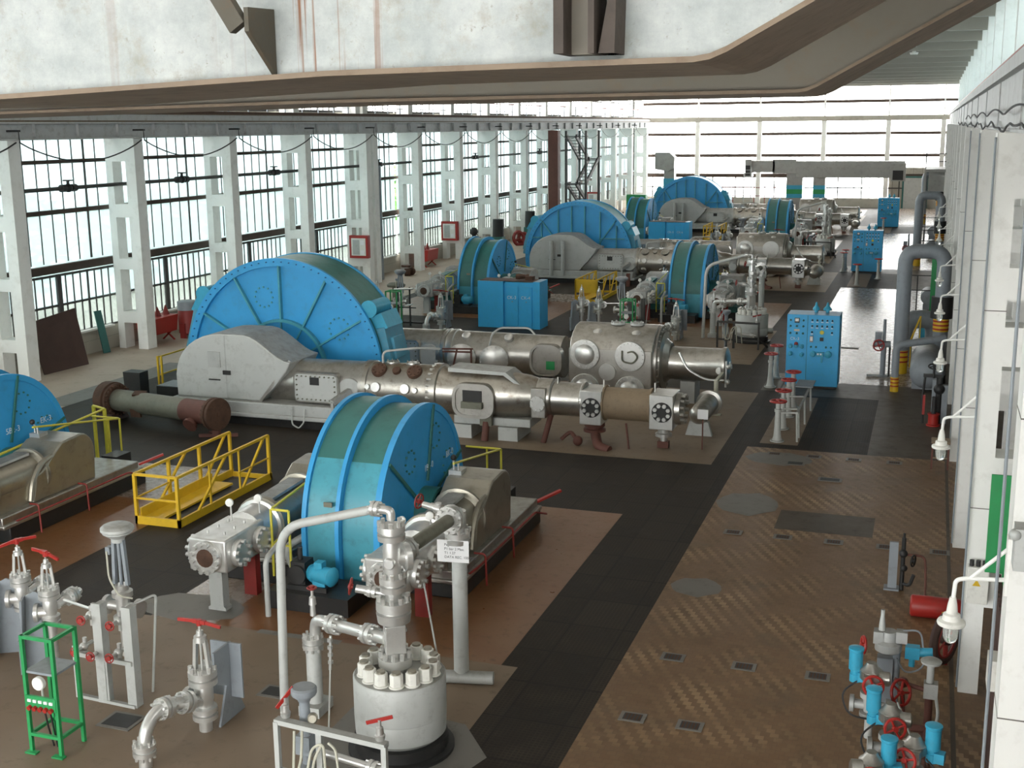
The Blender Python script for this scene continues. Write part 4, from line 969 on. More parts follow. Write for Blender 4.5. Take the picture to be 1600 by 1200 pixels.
# ---------------------------------------------------------------- the tall separator vessels
def separator(dx, off, lab, main):
    t = begin('separator_vessel', lab, 'vessel', (-5.86, 12.55, 0), off, 'squat separator vessels with tall flanged necks'); t.location.x += dx
    x, y = -5.86, 12.55
    b = MB(); b.lathe((x, y, .0), (0, 0, 1), [(0, .66), (.05, .66), (.06, .58), (.20, .58)], 40); b.build('base_ring', M['dark'], t)
    b = MB(); b.lathe((x, y, .20), (0, 0, 1), [(0, .50), (.06, .56), (.30, .57), (.31, .565), (.315, .565), (.32, .57), (.78, .57), (.80, .555)], 48); b.build('vessel_body', M['palegrey'], t)
    n_ = MB()
    for i in range(14):
        a = 2*PI*i/14+.12; q = (x+.43*math.cos(a), y+.43*math.sin(a))
        nt = MB(); nt.cyl((*q, 1.0), (*q, 1.02), .095, n=16); nt.cyl((*q, 1.02), (*q, 1.17), .082, n=6); nt.build('lid_nut', M['offwhite'] if main else M['steel'], t, bevel=.006)
        MB().cyl((*q, 1.17), (*q, 1.195), .055, n=12).build('stud_end', M['brass_grey'], t)
    x2, y2 = x-.05, y
    b = MB(); b.lathe((x2, y2, 1.0), (0, 0, 1), [(0, .10), (.08, .10), (.09, .21), (.20, .21), (.21, .12)], 26); b.bolts((x2, y2, 1.2), (0, 0, 1), .175, 10, .03, .08); b.build('neck_flange', M['steel'], t)
    b = MB(); b.bx((x2, y2, 1.45), (.25, .25, .36), (0, 0, .55)); b.cyl((x2, y2, 1.2), (x2, y2, 1.7), .11); b.build('neck_block', M['steel'], t, bevel=.01, smooth=False)
    b = MB(); b.lathe((x2, y2, 1.66), (0, 0, 1), [(0, .20), (.12, .215), (.125, .17), (.15, .17), (.155, .215), (.27, .215)], 28); b.bolts((x2, y2, 1.93), (0, 0, 1), .18, 10, .03, .07); b.build('neck_flange', M['steel'], t)
    b = MB(); b.cyl((x2, y2, 1.9), (x2, y2, 2.12), .10); b.lathe((x2, y2, 2.05), (0, 0, 1), [(0, .16), (.07, .165), (.075, .12), (.10, .12), (.105, .165), (.18, .165)], 26); b.bolts((x2, y2, 2.23), (0, 0, 1), .14, 8, .026, .06); b.build('neck_flange', M['steel'], t)
    b = MB(); b.lathe((x2, y2, 2.23), (0, 0, 1), [(0, .10), (.1, .105), (.35, .11), (.5, .09)], 20); b.lathe((x2, y2, 2.45), (1, .85, .05), [(0, .09), (.14, .10), (.15, .17), (.22, .17)], 20); b.lathe((x2, y2, 2.43), (.1, -1, 0), [(0, .075), (.12, .075), (.14, .06)], 16); b.build('tee_piece', M['steel'], t)
    b = MB(); b.lathe((x2, y2, 2.70), (0, 0, 1), [(0, .165), (.07, .17), (.075, .12), (.105, .12), (.11, .17), (.18, .165)], 26); b.bolts((x2, y2, 2.88), (0, 0, 1), .14, 8, .028, .06); b.build('top_flange', M['steel'], t)
    # left branch to a riser
    b = MB(); b.tube([(x2-.1, y2-.02, 1.42), (-7.32+.05, 13.05, 1.30), (-7.32, 13.05, .25)], .075, 12, .12); b.build('branch_pipe', M['steel'], t)
    b = MB(); fl2(b, seg((x2-.1, y2-.02, 1.42), (-7.27, 13.05, 1.30), .22), (-1.35, .45, -.12), .13); b.build('pipe_flange', M['steel'], t)
    b = MB(); fl2(b, seg((x2-.1, y2-.02, 1.42), (-7.27, 13.05, 1.30), .72), (-1.35, .45, -.12), .13); b.build('pipe_flange', M['steel'], t)
    b = MB(); fl2(b, (-7.32, 13.05, .98), (0, 0, 1), .14); b.build('pipe_flange', M['steel'], t)
    b = MB(); b.cyl((-7.32, 13.05, 0), (-7.32, 13.05, .9), .10); b.box(-7.47, -7.17, 12.85, 13.25, 0, .14); b.build('riser', M['palegrey'], t)
    b = MB(); b.cyl((-7.30, 13.05, 1.35), (-7.30, 13.05, 1.55), .04, .03); b.lathe((-7.30, 13.05, 1.5), (0, 0, 1), [(0, .05), (.1, .04), (.12, .02), (.22, .02)], 12); b.build('needle_valve', M['steel'], t)
    MB().wheel((-7.30, 13.05, 1.73), (0, 0, 1), .06, .01).build('small_wheel', M['darkred'], t)
    b = MB(); b.tube([(-6.95, 12.85, 1.2), (-6.95, 12.8, .75)], .02, 8); 
    for z in (1.15, 1.05, .95, .85): b.cyl((-6.95, 12.82, z-.02), (-6.95, 12.82, z+.02), .035, n=8)
    b.tube([(-6.95, 12.8, .75), (-6.85, 12.5, 0)], .012, 6); b.build('drain_line', M['steel'], t)
    b = MB(); b.tube([(-5.70, 13.0, 2.0), (-5.55, 13.05, .95)], .012, 6); b.build('capillary', M['palegrey'], t)
    # crossover to the supported valve
    e0 = Vector((x2, y2, 2.45))+Vector((1, .85, .05)).normalized()*.22; e1 = Vector((-5.98, 14.45, 2.28))
    end_ = t
    # side valve with small wheel
    v = MB(); v.tube([(x2-.1, y2, 2.0), (x2-.45, y2-.1, 2.06)], .05, 10); fl2(v, (x2-.25, y2-.05, 2.03), (-1, -.1, .1), .08, 6, .7); v.build('side_valve', M['steel'], t)
    MB().wheel((x2-.52, y2-.1, 2.08), (-1, -.3, .15), .10, .012).build('small_wheel', M['darkred'], t)
    end()
    # arched vent pipe, from the top of the neck to the floor on the left
    p = begin('arched_pipe', 'bent silver pipe arching to the floor from the %s' % main, 'pipe', (-7.64, 12.75, 0), off, 'arched vent pipes'); p.location.x += dx
    b = MB(); b.tube([(x2, y2, 2.95), (x2, y2, 3.06), (x2-.16, y2+.02, 3.06)], .055, 12, .09, 6); fl2(b, (x2-.2, y2+.02, 3.06), (-1, .05, 0), .095, 6, .7)
    b.build('elbow', M['steel'], p)
    MB().tube([(x2-.2, y2+.02, 3.06), (-7.55, 12.75, 2.62), (-7.62, 12.75, 0)], .058, 12, .38, 10).build('long_pipe', M['palegrey'], p)
    end()
    # column that carries the angle valve
    c = begin('angle_valve', 'tube column with angle valve beside the %s' % main, 'valve', (-5.80, 14.45, 0), off, 'tube columns with angle valves'); c.location.x += dx
    cx, cy = -5.80, 14.45
    b = MB(); b.cyl((cx, cy, 0.08), (cx, cy, 2.05), .105, n=20); b.cyl((cx-.25, cy-.1, .09), (cx+.45, cy+.05, .09), .09, n=16); b.build('column', M['palegrey'], c)
    b = MB(); b.lathe((cx-.02, cy, 2.03), (0, 0, 1), [(0, .17), (.06, .175), (.065, .14), (.09, .14), (.095, .175), (.16, .175), (.17, .12), (.45, .12)], 24); b.bolts((cx, cy, 2.19), (0, 0, 1), .145, 8, .026, .06); b.build('valve_body', M['steel'], c)
    d = (Vector((x2, y2, 2.45))-Vector((cx-.02, cy, 2.42))).normalized()
    st = Vector((cx-.02, cy, 2.42))
    b = MB(); b.tube([st, Vector((x2, y2, 2.45))-d*.30], .09, 14); b.build('crossover_pipe', M['oldsteel'] if main else M['steel'], c)
    b = MB(); fl2(b, st+d*.22, d, .19, 10); b.build('pipe_flange', M['steel'], c)
    b = MB(); fl2(b, Vector((x2, y2, 2.45))-d*.32, d, .17, 8); b.build('pipe_flange', M['steel'], c)
    b = MB(); b.tube([st, st+Vector((-.42, .1, .06))], .045, 10); b.lathe(st+Vector((-.25, .06, .03)), (-1, .2, .1), [(0, .07), (.1, .07), (.12, .045), (.3, .045)], 12); b.cyl(st+Vector((-.3, .07, -.15)), st+Vector((-.3, .07, .12)), .045); b.build('bypass_valve', M['steel'], c)
    MB().wheel(st+Vector((-.62, .15, .09)), (-1, .2, .1), .10, .012).build('small_wheel', M['darkred'], c)
    end()
separator(0, 0, 'squat grey vessel ringed by big nuts with tall flanged neck, in the foreground', 'foreground vessel')
separator(.05, 30.1, 'squat grey vessel with tall flanged neck, left of the nearest blue panel', 'vessel left of the nearest instrument panel')
separator(.05, 60.1, 'squat grey vessel with tall flanged neck, left of the second blue panel', 'vessel left of the second instrument panel')
# notice tied to the foreground column
t = thing('notice', 'small white paper notice with printed lines tied to the foreground tube column', 'sign', (-5.84, 14.33, 1.93), rz=.12)
MB().box(-.22, .22, -.012, .0, -.14, .17).build('sheet', M['paper'], t, smooth=False)
for i, s in enumerate(('Pagina 1700', 'P1 bar 2 Max.', 'T1 1.27', 'DATA REC. 10000.07')):
    text_mesh(s, .05, (-.12, -.014, .09-.058*i), (PI/2, 0, 0), M['ink'], t, depth=.0005)
# ---------------------------------------------------------------- valve yard left of each vessel
YARD = ['in the left foreground', 'behind the nearest large compressor', 'far left behind the nearest large compressor']
def yard(dx, off, full, where):
    def bg(name, label, cat, org, group=None):
        o = begin(name, label, cat, org, off, group); o.location.x += dx; return o
    # green gauge stand
    if full < 3:
        t = bg('gauge_stand', 'open green steel gauge stand %s' % where, 'gauge stand', (-9.95, 11.2, 0), 'green gauge stands')
        f = MB(); x0, x1, y0, y1 = -10.17, -9.73, 11.0, 11.42
        for x in (x0, x1):
            for y in (y0, y1): f.box(x-.022, x+.022, y-.022, y+.022, 0, 1.55)
        for z in (.25, 1.53):
            for y in (y0, y1): f.box(x0, x1, y-.02, y+.02, z-.02, z+.02)
            for x in (x0, x1): f.box(x-.02, x+.02, y0, y1, z-.02, z+.02)
        f.bar((x0-.06, y0-.03, .015), (x0+.1, y0-.03, .015), .08, .02); f.bar((x1-.1, y0-.03, .015), (x1+.06, y0-.03, .015), .08, .02)
        f.build('frame', M['green'], t, smooth=False)
        MB().box(x0, x1, y0, y1, 1.06, 1.09).build('shelf', M['pipegrey'], t, smooth=False)
        MB().box(x0, x1, y0-.03, y0, .60, .78).build('valve_panel', M['green'], t, smooth=False)
        g = MB(); g.lathe((-9.95, 11.0, .96), (0, -1, 0), [(0, .085), (.05, .085), (.06, .075)], 20); g.build('gauge_dial', M['gauge'], t)
        MB().cyl((-9.95, 11.02, .74), (-9.95, 11.02, .92), .015, n=8).build('gauge_stem', M['steel'], t)
        for i in range(5):
            xx = x0+.06+.08*i
            MB().lathe((xx, 10.97, .63), (0, -1, -.2), [(0, .03), (.04, .03)], 10).build('valve_knob', M['red'], t)
            MB().box(xx-.025, xx+.025, 10.955, 10.97, .70, .735).build('tag_plate', M['paper'], t, smooth=False)
        b = MB()
        for i in range(3): b.tube([(x0+.14+.08*i, 11.1, .62), (x0+.14+.08*i, 11.15, .3), (x0+.16+.06*i, 11.2, 0)], .012, 6)
        b.build('tubing', M['dark'], t); end()
    # flanged elbow valve with big wheel and bracket
    v = gate_valve('elbow_valve', 'silver gate valve with flanged elbow pipe %s' % where, (-8.42+dx, 12.15+off, 0), 1.22, 0, 'gate valves with flanged elbows', .30, (.05, -.08), 'red' if full == 0 else 'darkred')
    ORG[:] = (-8.42, 12.15, 0)
    b = MB(); b.tube([(-8.42, 12.15, .42), (-8.50, 11.75, .56), (-8.58, 11.35, .62), (-8.60, 11.15, .45), (-8.60, 11.12, 0)], .08, 14, .16)
    b.build('elbow_pipe', M['steel'], v)
    for c, d in (((-8.48, 11.83, .53), (-.2, -1, .3)), ((-8.55, 11.5, .6), (-.2, -1, .15)), ((-8.60, 11.12, .24), (0, 0, 1))):
        b = MB(); fl2(b, c, d, .14, 8); b.build('pipe_flange', M['steel'], v)
    b = MB(); b.prism([(12.25, 0), (12.85, 0), (12.6, .5), (12.6, 1.05), (12.2, 1.05), (12.2, .62), (12.45, .5)], 'x', -8.30, -8.27); b.box(-8.55, -8.1, 12.55, 12.58, .3, 1.05); b.build('bracket', M['pipegrey'], v, smooth=False)
    end()
    # two valves on bent plate brackets
    for i, (x, y, nm) in enumerate(((-12.25, 13.35, 'left'), (-11.5, 13.05, 'right'))):
        lab = '%s of two grey valves on bent plate brackets %s' % (nm, where)
        v = gate_valve('bracket_valve', lab, (x+dx, y+off, .55), .98, .5, 'valves on bent plate brackets', .27, (-.7, -.12) if i else (.4, .12), 'red' if full == 0 else None, True)
        ORG[:] = (0, 0, .55)
        b = MB(); b.prism([(-.45, 0), (-.02, 0), (-.08, .5), (-.10, 1.1), (-.22, 1.16), (-.34, 1.1), (-.38, .4)], 'y', .06, .09); b.box(-.45, -.42, -.12, .08, 0, .5); b.bar((-.43, -.02, .0), (-.36, -.02, 1.1), .03, .24); b.build('bracket', M['pipegrey'], v, smooth=False)
        b = MB(); b.cyl((0, 0, 0), (0, 0, .7), .06); b.build('stem_pipe', M['steel'], v)
        b = MB(); b.tube([(.1, 0, .95), (.25, .25, 1.0), (.28, .6, .92)], .06, 10); fl2(b, (.24, .24, .99), (.4, 1, 0), .12, 8); b.build('outlet', M['steel'], v)
        end()
    # diaphragm control valve
    t = bg('control_valve', 'tall control valve with mushroom shaped head %s' % where, 'valve', (-10.80, 13.75, 0), 'mushroom headed control valves')
    x, y = -10.80, 13.75
    h = MB(); h.lathe((x, y, 1.75), (0, 0, 1), [(0, .09), (.06, .10), (.14, .21), (.16, .21), (.18, .235), (.22, .235), (.25, .20), (.26, .18)], 26); h.build('actuator_head', M['pipegrey'] if full else M['palegrey'], t)
    b = MB()
    for s in (-1, 1): b.bar((x+s*.11, y, 1.1), (x+s*.075, y, 1.78), .05, .06)
    b.cyl((x, y, 1.05), (x, y, 1.8), .025); b.box(x-.2, x-.13, y-.05, y+.05, 1.55, 1.66); b.build('yoke', M['pipegrey'], t)
    b = MB(); b.lathe((x, y, 0), (0, 0, 1), [(0, .07), (.5, .07), (.55, .15), (.62, .15), (.64, .1), (.9, .1), (.92, .15), (1.0, .15), (1.02, .1), (1.1, .1)], 18); b.lathe((x-.3, y, .76), (1, 0, 0), [(0, .14), (.06, .14), (.07, .07), (.53, .07), (.54, .14), (.6, .14)], 16); b.build('body', M['steel'], t)
    MB().tube([(x-.17, y-.06, 1.6), (x-.15, y-.08, 1.2), (x+.1, y-.2, 1.0), (x+.25, y-.1, .95)], .014, 6, .1).build('air_line', M['hose'], t); end()
    # grey channel frame with small valves
    if full < 2:
        t = bg('valve_skid', 'channel frame holding small red wheeled valves %s' % where, 'valve frame', (-10.1, 12.4, 0), 'channel frames of small valves')
        f = MB(); ya, yb = 12.42, 12.36
        pc = 'palegrey' if full == 0 else 'mullion'
        f.bar((-10.62, ya, .02), (-9.64, yb, .02), .06, .05); f.bar((-10.62, ya, .64), (-9.64, yb, .64), .06, .06); f.bar((-10.60, ya, 0), (-10.60, ya, .75), .05); f.bar((-10.08, 12.39, 0), (-10.08, 12.39, .66), .04)
        f.build('frame', M[pc], t, smooth=False)
        for x in (-10.15, -9.68):
            p = MB(); p.box(x-.08, x-.03, 12.36, 12.40, 0, 1.42); p.box(x-.03, x+.06, 12.36, 12.50, 0, 1.42); p.build('channel_post', M[pc], t, smooth=False)
        for (x, z) in ((-10.3, 1.22), (-9.85, 1.2), (-10.45, .75), (-10.2, .72), (-9.9, .74)):
            b = MB(); b.cyl((x, 12.6, z), (x, 12.25, z), .03, n=10); b.ball((x, 12.42, z), .06); b.cyl((x, 12.45, z-.15), (x, 12.45, z+.12), .03, n=10)
            sv = b.build('small_valve', M['steel'], t); MB().wheel((x, 12.23, z), (.1, -1, .1), .06, .009).build('small_wheel', M['red'], sv)
        b = MB(); b.cyl((-10.3, 12.6, 0), (-10.3, 12.6, 1.2), .025, n=8); b.cyl((-9.85, 12.6, 0), (-9.85, 12.6, 1.2), .025, n=8); b.tube([(-11.2, 13.0, 1.1), (-10.3, 12.6, 1.2)], .02, 8); b.build('tubing', M['steel'], t); end()
        MBp = begin('standpipe', 'thin upright bent tube right of the valve frame %s' % where, 'pipe', (-9.55, 12.85, 0), off); MBp.location.x += dx
        MB().tube([(-9.74, 12.5, 1.38), (-9.55, 12.85, 1.45), (-9.72, 12.85, 0)], .018, 8, .08).build('tube', M['palegrey'], MBp); end()
    # low rack in front of the vessel
    if full < 2 or full == 3:
        t = bg('valve_rack', 'angle iron valve rack with cream hoses and two red handles %s' % ('before the foreground vessel' if full == 0 else where), 'valve rack', (-6.0, 11.2, 0), 'low valve racks below the vessels')
        pc = 'palegrey' if full == 0 else 'mullion'
        f = MB(); f.bar((-6.78, 11.15, .90), (-5.32, 11.0, .90), .10, .06); f.bar((-6.76, 11.12, 0), (-6.76, 11.12, .9), .06); f.bar((-5.34, 10.98, 0), (-5.34, 10.98, .9), .06); f.bar((-6.2, 11.1, 0), (-6.2, 11.1, .9), .07); f.bar((-5.34, 11.0, .4), (-5.1, 11.5, .02), .05); f.bar((-6.76, 11.12, .3), (-5.34, 10.98, .3), .05)
        f.build('frame', M[pc], t, smooth=False)
        for (x, y, tl) in ((-6.68, 11.2, (.5, .5, .75)), (-5.42, 11.05, (1, .35, .25))):
            b = MB(); b.lathe((x, y, .93), (0, 0, 1), [(0, .05), (.06, .06), (.07, .045), (.15, .04), (.16, .02), (.24, .02)], 12); b.build('needle_valve', M['steel'], t)
            a = Vector(tl).normalized(); c = Vector((x, y, 1.17)); b = MB()
            b.bar(c-a*.15, c+a*.15, .02, .04); b.build('bar_handle', M['red'], t, smooth=False)
        h = MB(); h.lathe((-6.5, 11.32, 1.1), (0, 0, 1), [(0, .07), (.03, .08), (.08, .14), (.10, .15), (.16, .15), (.18, .13)], 22); h.build('actuator_head', M['pipegrey'], t)
        b = MB(); b.cyl((-6.5, 11.32, .55), (-6.5, 11.32, 1.12), .07, .06); b.box(-6.6, -6.42, 11.24, 11.4, .45, .68); b.lathe((-6.5, 11.32, 0), (0, 0, 1), [(0, .05), (.2, .05), (.22, .1), (.3, .1), (.32, .05), (.5, .05)], 14); b.build('actuator_body', M['pipegrey'], t)
        b = MB(); b.lathe((-6.36, 11.25, .95), (.5, -1, .3), [(0, .06), (.08, .06), (.1, .045)], 14); b.build('positioner', M['brass_grey'], t)
        b = MB(); b.tube([(-6.3, 11.3, .50), (-5.45, 11.2, .46)], .045, 12); fl2(b, (-5.6, 11.22, .465), (1, -.1, -.05), .085, 6, .8); b.build('cross_pipe', M['steel'], t)
        for pts in ([(-6.55, 11.15, .8), (-6.5, 11.0, .35), (-6.35, 11.0, .3), (-6.25, 11.0, .72), (-6.1, 11.0, .8), (-6.08, 11.0, .2)], [(-6.42, 11.1, .85), (-6.42, 11.05, .5), (-6.48, 11.0, .3)], [(-6.05, 11.02, .8), (-5.95, 11.0, .75), (-5.9, 11.0, .2)], [(-6.3, 11.0, .2), (-6.22, 11.0, .6), (-6.12, 11.0, .78)]):
            MB().tube(pts, .016, 6, .12).build('hose', M['hose'], t)
        end()
yard(0, 0, 0, 'in the left foreground')
yard(0, 30, 1, 'behind the nearest large compressor')
yard(-9.05, 30, 2, 'behind the nearest blue motor housing')
yard(0, 60, 3, 'behind the middle large compressor')
v = gate_valve('edge_valve', 'silver flanged valve cut off by the left edge of the picture', (-11.95, 12.25, 0), .8, 0, None, .2, (.2, .1), None)

# a black pipe stand in the back left yard
t = thing('pipe_stand', 'black two post pipe stand beside the right edge of the nearest blue motor housing', 'stand', (-19.2, 42.6, 0))
b = MB(); b.bar((-.25, 0, 0), (-.25, 0, 1.5), .05); b.bar((.25, 0, 0), (.25, 0, 1.5), .05); b.bar((-.6, 0, .7), (.5, 0, .7), .04); b.bar((-.7, .1, .1), (.75, .1, .1), .06); b.build('frame', M['dark'], t, smooth=False)
b = MB(); b.tube([(-.7, -.05, .78), (-.2, -.1, .85), (.1, -.05, .78), (.4, -.1, .85)], .03, 8, .1); b.tube([(-.4, 0, 1.4), (.4, 0, 1.45)], .04, 8); b.build('tubing', M['steel'], t)

# ---------------------------------------------------------------- yellow footbridges
def footbridge(loc, label, panel):
    t = thing('footbridge', label, 'footbridge', loc, 0, 'yellow footbridges over the pipe trench')
    L, Wd = 3.5, 1.02; P = lambda *a: a
    b = MB(); b.box(0, Wd, 0, .05, 0, .16); b.box(Wd-.05, Wd, 0, L, 0, .16); b.box(0, .05, 0, L, 0, .16); b.box(0, Wd, L-.05, L, .0, .1); b.build('kick_plate', M['yellow'], t, smooth=False)
    b = MB(); b.box(.05, .52, .05, 2.7, .06, .10); b.build('tread_plate', M['yellow'], t, smooth=False)
    b = MB(); b.box(.05, .09, .1, 2.6, .10, .30); b.build('side_board', M['yellow'], t, smooth=False)
    MB().box(.1, .95, .2, 3.3, .008, .03).build('trench_shade_sheet', M['dark'], t, smooth=False)  # dark sheet stands in for the shade of the open trench
    for x, nm in ((.03, 'left'), (Wd-.03, 'right')):
        r = MB(); r.bar((x, .03, 1.0), (x, L-.05, 1.0), .055, .05); r.bar((x, .03, .52), (x, L-.05, .52), .03) if x < .5 else r.bar((x, 2.2, .5), (x, L-.05, .5), .03)
        r.build('hand_rail', M['yellow'], t, smooth=False)
        for y in (.03, 1.15, 2.25, L-.06): MB().bar((x, y, .06), (x, y, 1.0), .06 if y in (.03, L-.06) or x < .5 else .035).build('post', M['yellow'], t, smooth=False)
        for ya, yb in ((.7, 1.75), (2.35, 3.25)): MB().bar((x, ya, .14), (x, yb, .98), .045).build('brace', M['yellow'], t, smooth=False)
    r = MB(); r.bar((.03, .03, 1.0), (Wd-.03, .03, 1.0), .05); r.bar((.03, .03, .52), (Wd-.03, .03, .52), .035); r.build('end_rail', M['yellow'], t, smooth=False)
    if panel: MB().box(.03, Wd-.03, .0, .025, .45, .98).build('end_panel', M['yellow'], t, smooth=False)
    return t
footbridge((-14.40, 18.9, .004), 'yellow footbridge with handrails on the dark floor in the left foreground', 0)
footbridge((-14.5, 50.2, .004), 'yellow footbridge with solid end panel beside the blue double cabinet', 1)
footbridge((-14.2, 79.5, .004), 'far yellow footbridge right of the distant blue cabinet', 0)

# ---------------------------------------------------------------- electrical cabinets
def control_panel(y, label, n):
    t = thing('instrument_cabinet', label, 'control panel', (-3.05, y, 0), 0, 'blue instrument panels along the aisle')
    MB().box(-.74, .74, 0, .85, .06, 2.15).build('cabinet_body', M['cabblue'], t, bevel=.012)
    MB().box(-.70, .70, .03, .82, 0, .06).build('plinth', M['dark'], t, smooth=False)
    MB().box(-.165, -.155, -.006, 0, .1, 2.13).build('door_gap', M['teal'], t, smooth=False)
    # left field: gauges on top rows, regulators below
    for r, z in enumerate((1.98, 1.81, 1.60)):
        for c, x in enumerate((-.64, -.46, -.28)):
            if r == 0 and c == 1:
                f = MB(); f.box(x-.07, x+.07, -.03, 0, z-.07, z+.07); mt = f.build('panel_meter', M['dark'], t, smooth=False)
                MB().box(x-.05, x+.05, -.036, -.03, z-.03, z+.055).build('meter_face', M['gauge'], mt, smooth=False)
            else: MB().lathe((x, 0, z), (0, -1, 0), [(0, .03), (.03, .03), (.05, .015)], 10).build('switch_knob', M['teal'], t)
    MB().box(-.54, -.38, -.01, 0, 1.66, 1.72).build('label_plate', M['hose'], t, smooth=False)
    for (x, z) in ((-.62, 1.22), (-.46, 1.24), (-.30, 1.22), (-.62, 1.0), (-.30, .98)):
        MB().lathe((x, 0, z), (0, -1, 0), [(0, .065), (.05, .065), (.06, .04), (.12, .035)], 14).build('regulator', M['motor'], t)
    MB().lathe((-.46, -.06, 1.30), (0, -1, 0), [(0, .055), (.03, .055), (.05, .02)], 12).build('red_button', M['darkred'], t)
    # right field: two rows of five lamps with white tags, odd instruments below
    for r, (z, xs) in enumerate(((2.0, (-.03, .11, .25, .39, .53)), (1.83, (-.03, .11, .25, .39, .53)), (1.65, (-.03, .53)))):
        for x in xs:
            MB().lathe((x, 0, z), (0, -1, 0), [(0, .026), (.02, .026), (.035, .012)], 10).build('pilot_lamp', M['dark'], t)
            MB().box(x-.035, x+.035, -.006, 0, z-.065, z-.045).build('lamp_tag', M['paper'], t, smooth=False)
    MB().lathe((.25, 0, 1.65), (0, -1, 0), [(0, .06), (.02, .06)], 14).build('key_switch', M['lemon'], t)
    MB().box(-.085, .01, -.04, 0, 1.36, 1.54).build('recorder', M['pipegrey'], t, smooth=False)
    MB().box(-.07, .0, -.045, -.04, 1.40, 1.52).build('recorder_scale', M['gauge'], t, smooth=False)
    MB().box(.20, .30, -.03, 0, 1.40, 1.50).build('selector', M['dark'], t, smooth=False)
    for x in (-.04, .10, .38, .52): MB().lathe((x, 0, 1.22), (0, -1, 0), [(0, .03), (.03, .03), (.04, .015)], 10).build('push_button', M['teal'], t)
    for x, r in ((.02, .085), (.45, .10)): MB().lathe((x, 0, 1.02), (0, -1, 0), [(0, r), (.08, r), (.10, r*.7)], 18).build('pressure_dial', M['motor'], t)
    b = MB(); b.box(.12, .32, -.09, 0, .95, 1.08); b.box(.25, .30, -.07, -.02, .78, .95); b.build('relay_box', M['motor'], t, smooth=False)
    for x in (.17, .25): MB().box(x-.025, x+.025, -.096, -.09, 1.0, 1.05).build('relay_label', M['paper'], t, smooth=False)
    if n == 0: text_mesh('CK-3', .12, (-.64, -.004, 1.40), (PI/2, 0, 0), M['whiteink'], t)
    # two blue bells standing behind on the roof edge
    for (x, z, r) in ((.02, 2.15, .10), (.34, 2.15, .12)):
        b = MB(); b.lathe((x, .55, z), (0, 0, 1), [(0, .05), (.06, .05), (.07, r), (.12, r), (.20, r*.4), (.30, .02)], 16); b.build('roof_vent', M['motor'], t)
    return t
control_panel(35.3, 'nearest blue instrument panel with rows of lamps and dials, lettered CK-3', 0)
control_panel(64.5, 'blue instrument panel second from the camera, beside the right aisle', 1)
control_panel(93.2, 'farthest blue instrument panel near the end wall', 2)
def double_cabinet(y, label, words):
    t = thing('double_cabinet', label, 'cabinet', (-15.05, y, 0), 0, 'blue switchgear cabinets')
    b = MB(); b.box(-1.25, -.22, 0, .9, 0, 1.78); b.build('left_cabinet', M['cabblue'], t, smooth=False)
    b = MB(); b.box(-.16, 1.02, .05, 1.0, 0, 1.76); b.box(1.0, 1.26, -.05, .95, 0, 1.80); b.box(-.22, -.16, .1, .8, 0, 1.7); b.build('right_cabinet', M['cabblue'], t, smooth=False)
    for i, x in enumerate((-.10, .46)):
        d = MB().box(x, x+.46, .025, .05, .08, 1.58).build('door', M['cabblue'], t, smooth=False)
        if words[i]: text_mesh(words[i], .17, (x+.03, .02, 1.12), (PI/2, 0, 0), M['whiteink'], d)
        MB().lathe((x+.24, .025, 1.02), (0, -1, 0), [(0, .02), (.02, .02)], 10).build('door_knob', M['brass_grey'], d)
    MB().box(-1.2, 1.0, .1, .9, 1.78, 1.80).build('dusty_top', M['dirtplate'], t, smooth=False)
    return t
double_cabinet(43.05, 'blue double cabinet with two lettered doors behind the nearest large compressor', ('CK-3', 'CK-4'))
double_cabinet(72.6, 'blue double cabinet with pale top behind the middle large compressor', ('CK-5', 'CK-6'))
# junk on the double cabinet
t = thing('scrap_casting', 'small rusty casting lying on the lettered blue double cabinet', 'casting', (-14.6, 43.5, 1.83))
b = MB(); b.lathe((-.3, 0, .1), (1, .2, 0), [(0, .1), (.1, .11), (.4, .08), (.42, .1), (.5, .1)], 14); b.box(.1, .4, -.1, .2, -.02, .12); b.build('body', M['rust'], t)

# ---------------------------------------------------------------- hand wheel pedestals
def pedestal(x, y, label, arm, proto=[None]):
    if proto[0] is None:
        t = thing('valve_pedestal', label, 'valve pedestal', (x, y, .005), 0, 'pale hand wheel pedestals')
        b = MB(); b.lathe((0, 0, 0), (0, 0, 1), [(0, .17), (.025, .17), (.03, .12), (.12, .095), (.35, .075), (.72, .065), (.73, .085), (.80, .085), (.81, .06), (.95, .06), (.96, .03), (1.0, .03)], 20); b.build('column', M['palegrey'], t)
        MB().wheel((0, 0, .99), (0, 0, 1), .19, .022).build('hand_wheel', M['red'], t)
        proto[0] = t; t0 = t
        return t
    return dup(proto[0], (x, y, .005), label)
P0 = [(-3.24, 28.9, 'hand wheel pedestal nearest the camera, in the row of four beside the dark plates'), (-3.26, 30.15, 'second hand wheel pedestal from the camera in the row of four'), (-3.28, 31.5, 'third hand wheel pedestal from the camera in the row of four'), (-3.28, 32.6, 'farthest hand wheel pedestal in the row of four beside the dark plates'),
      (-4.19, 35.1, 'nearer of two hand wheel pedestals left of the nearest instrument panel'), (-4.2, 36.5, 'farther of two hand wheel pedestals left of the nearest instrument panel'),
      (-3.2, 59.2, 'hand wheel pedestal in front of the second instrument panel'), (-4.19, 64.6, 'hand wheel pedestal left of the second instrument panel, nearer one'), (-4.2, 66.0, 'hand wheel pedestal left of the second instrument panel, farther one'), (-2.35, 61.9, 'short hand wheel pedestal right of the second instrument panel'), (-3.2, 89, 'hand wheel pedestal in front of the farthest instrument panel')]
for x, y, l in P0: pedestal(x, y, l, 0)
fr = thing('pedestal_frame', 'pale pipe frame standing behind the row of four hand wheel pedestals', 'frame', (-2.85, 30.5, .005))
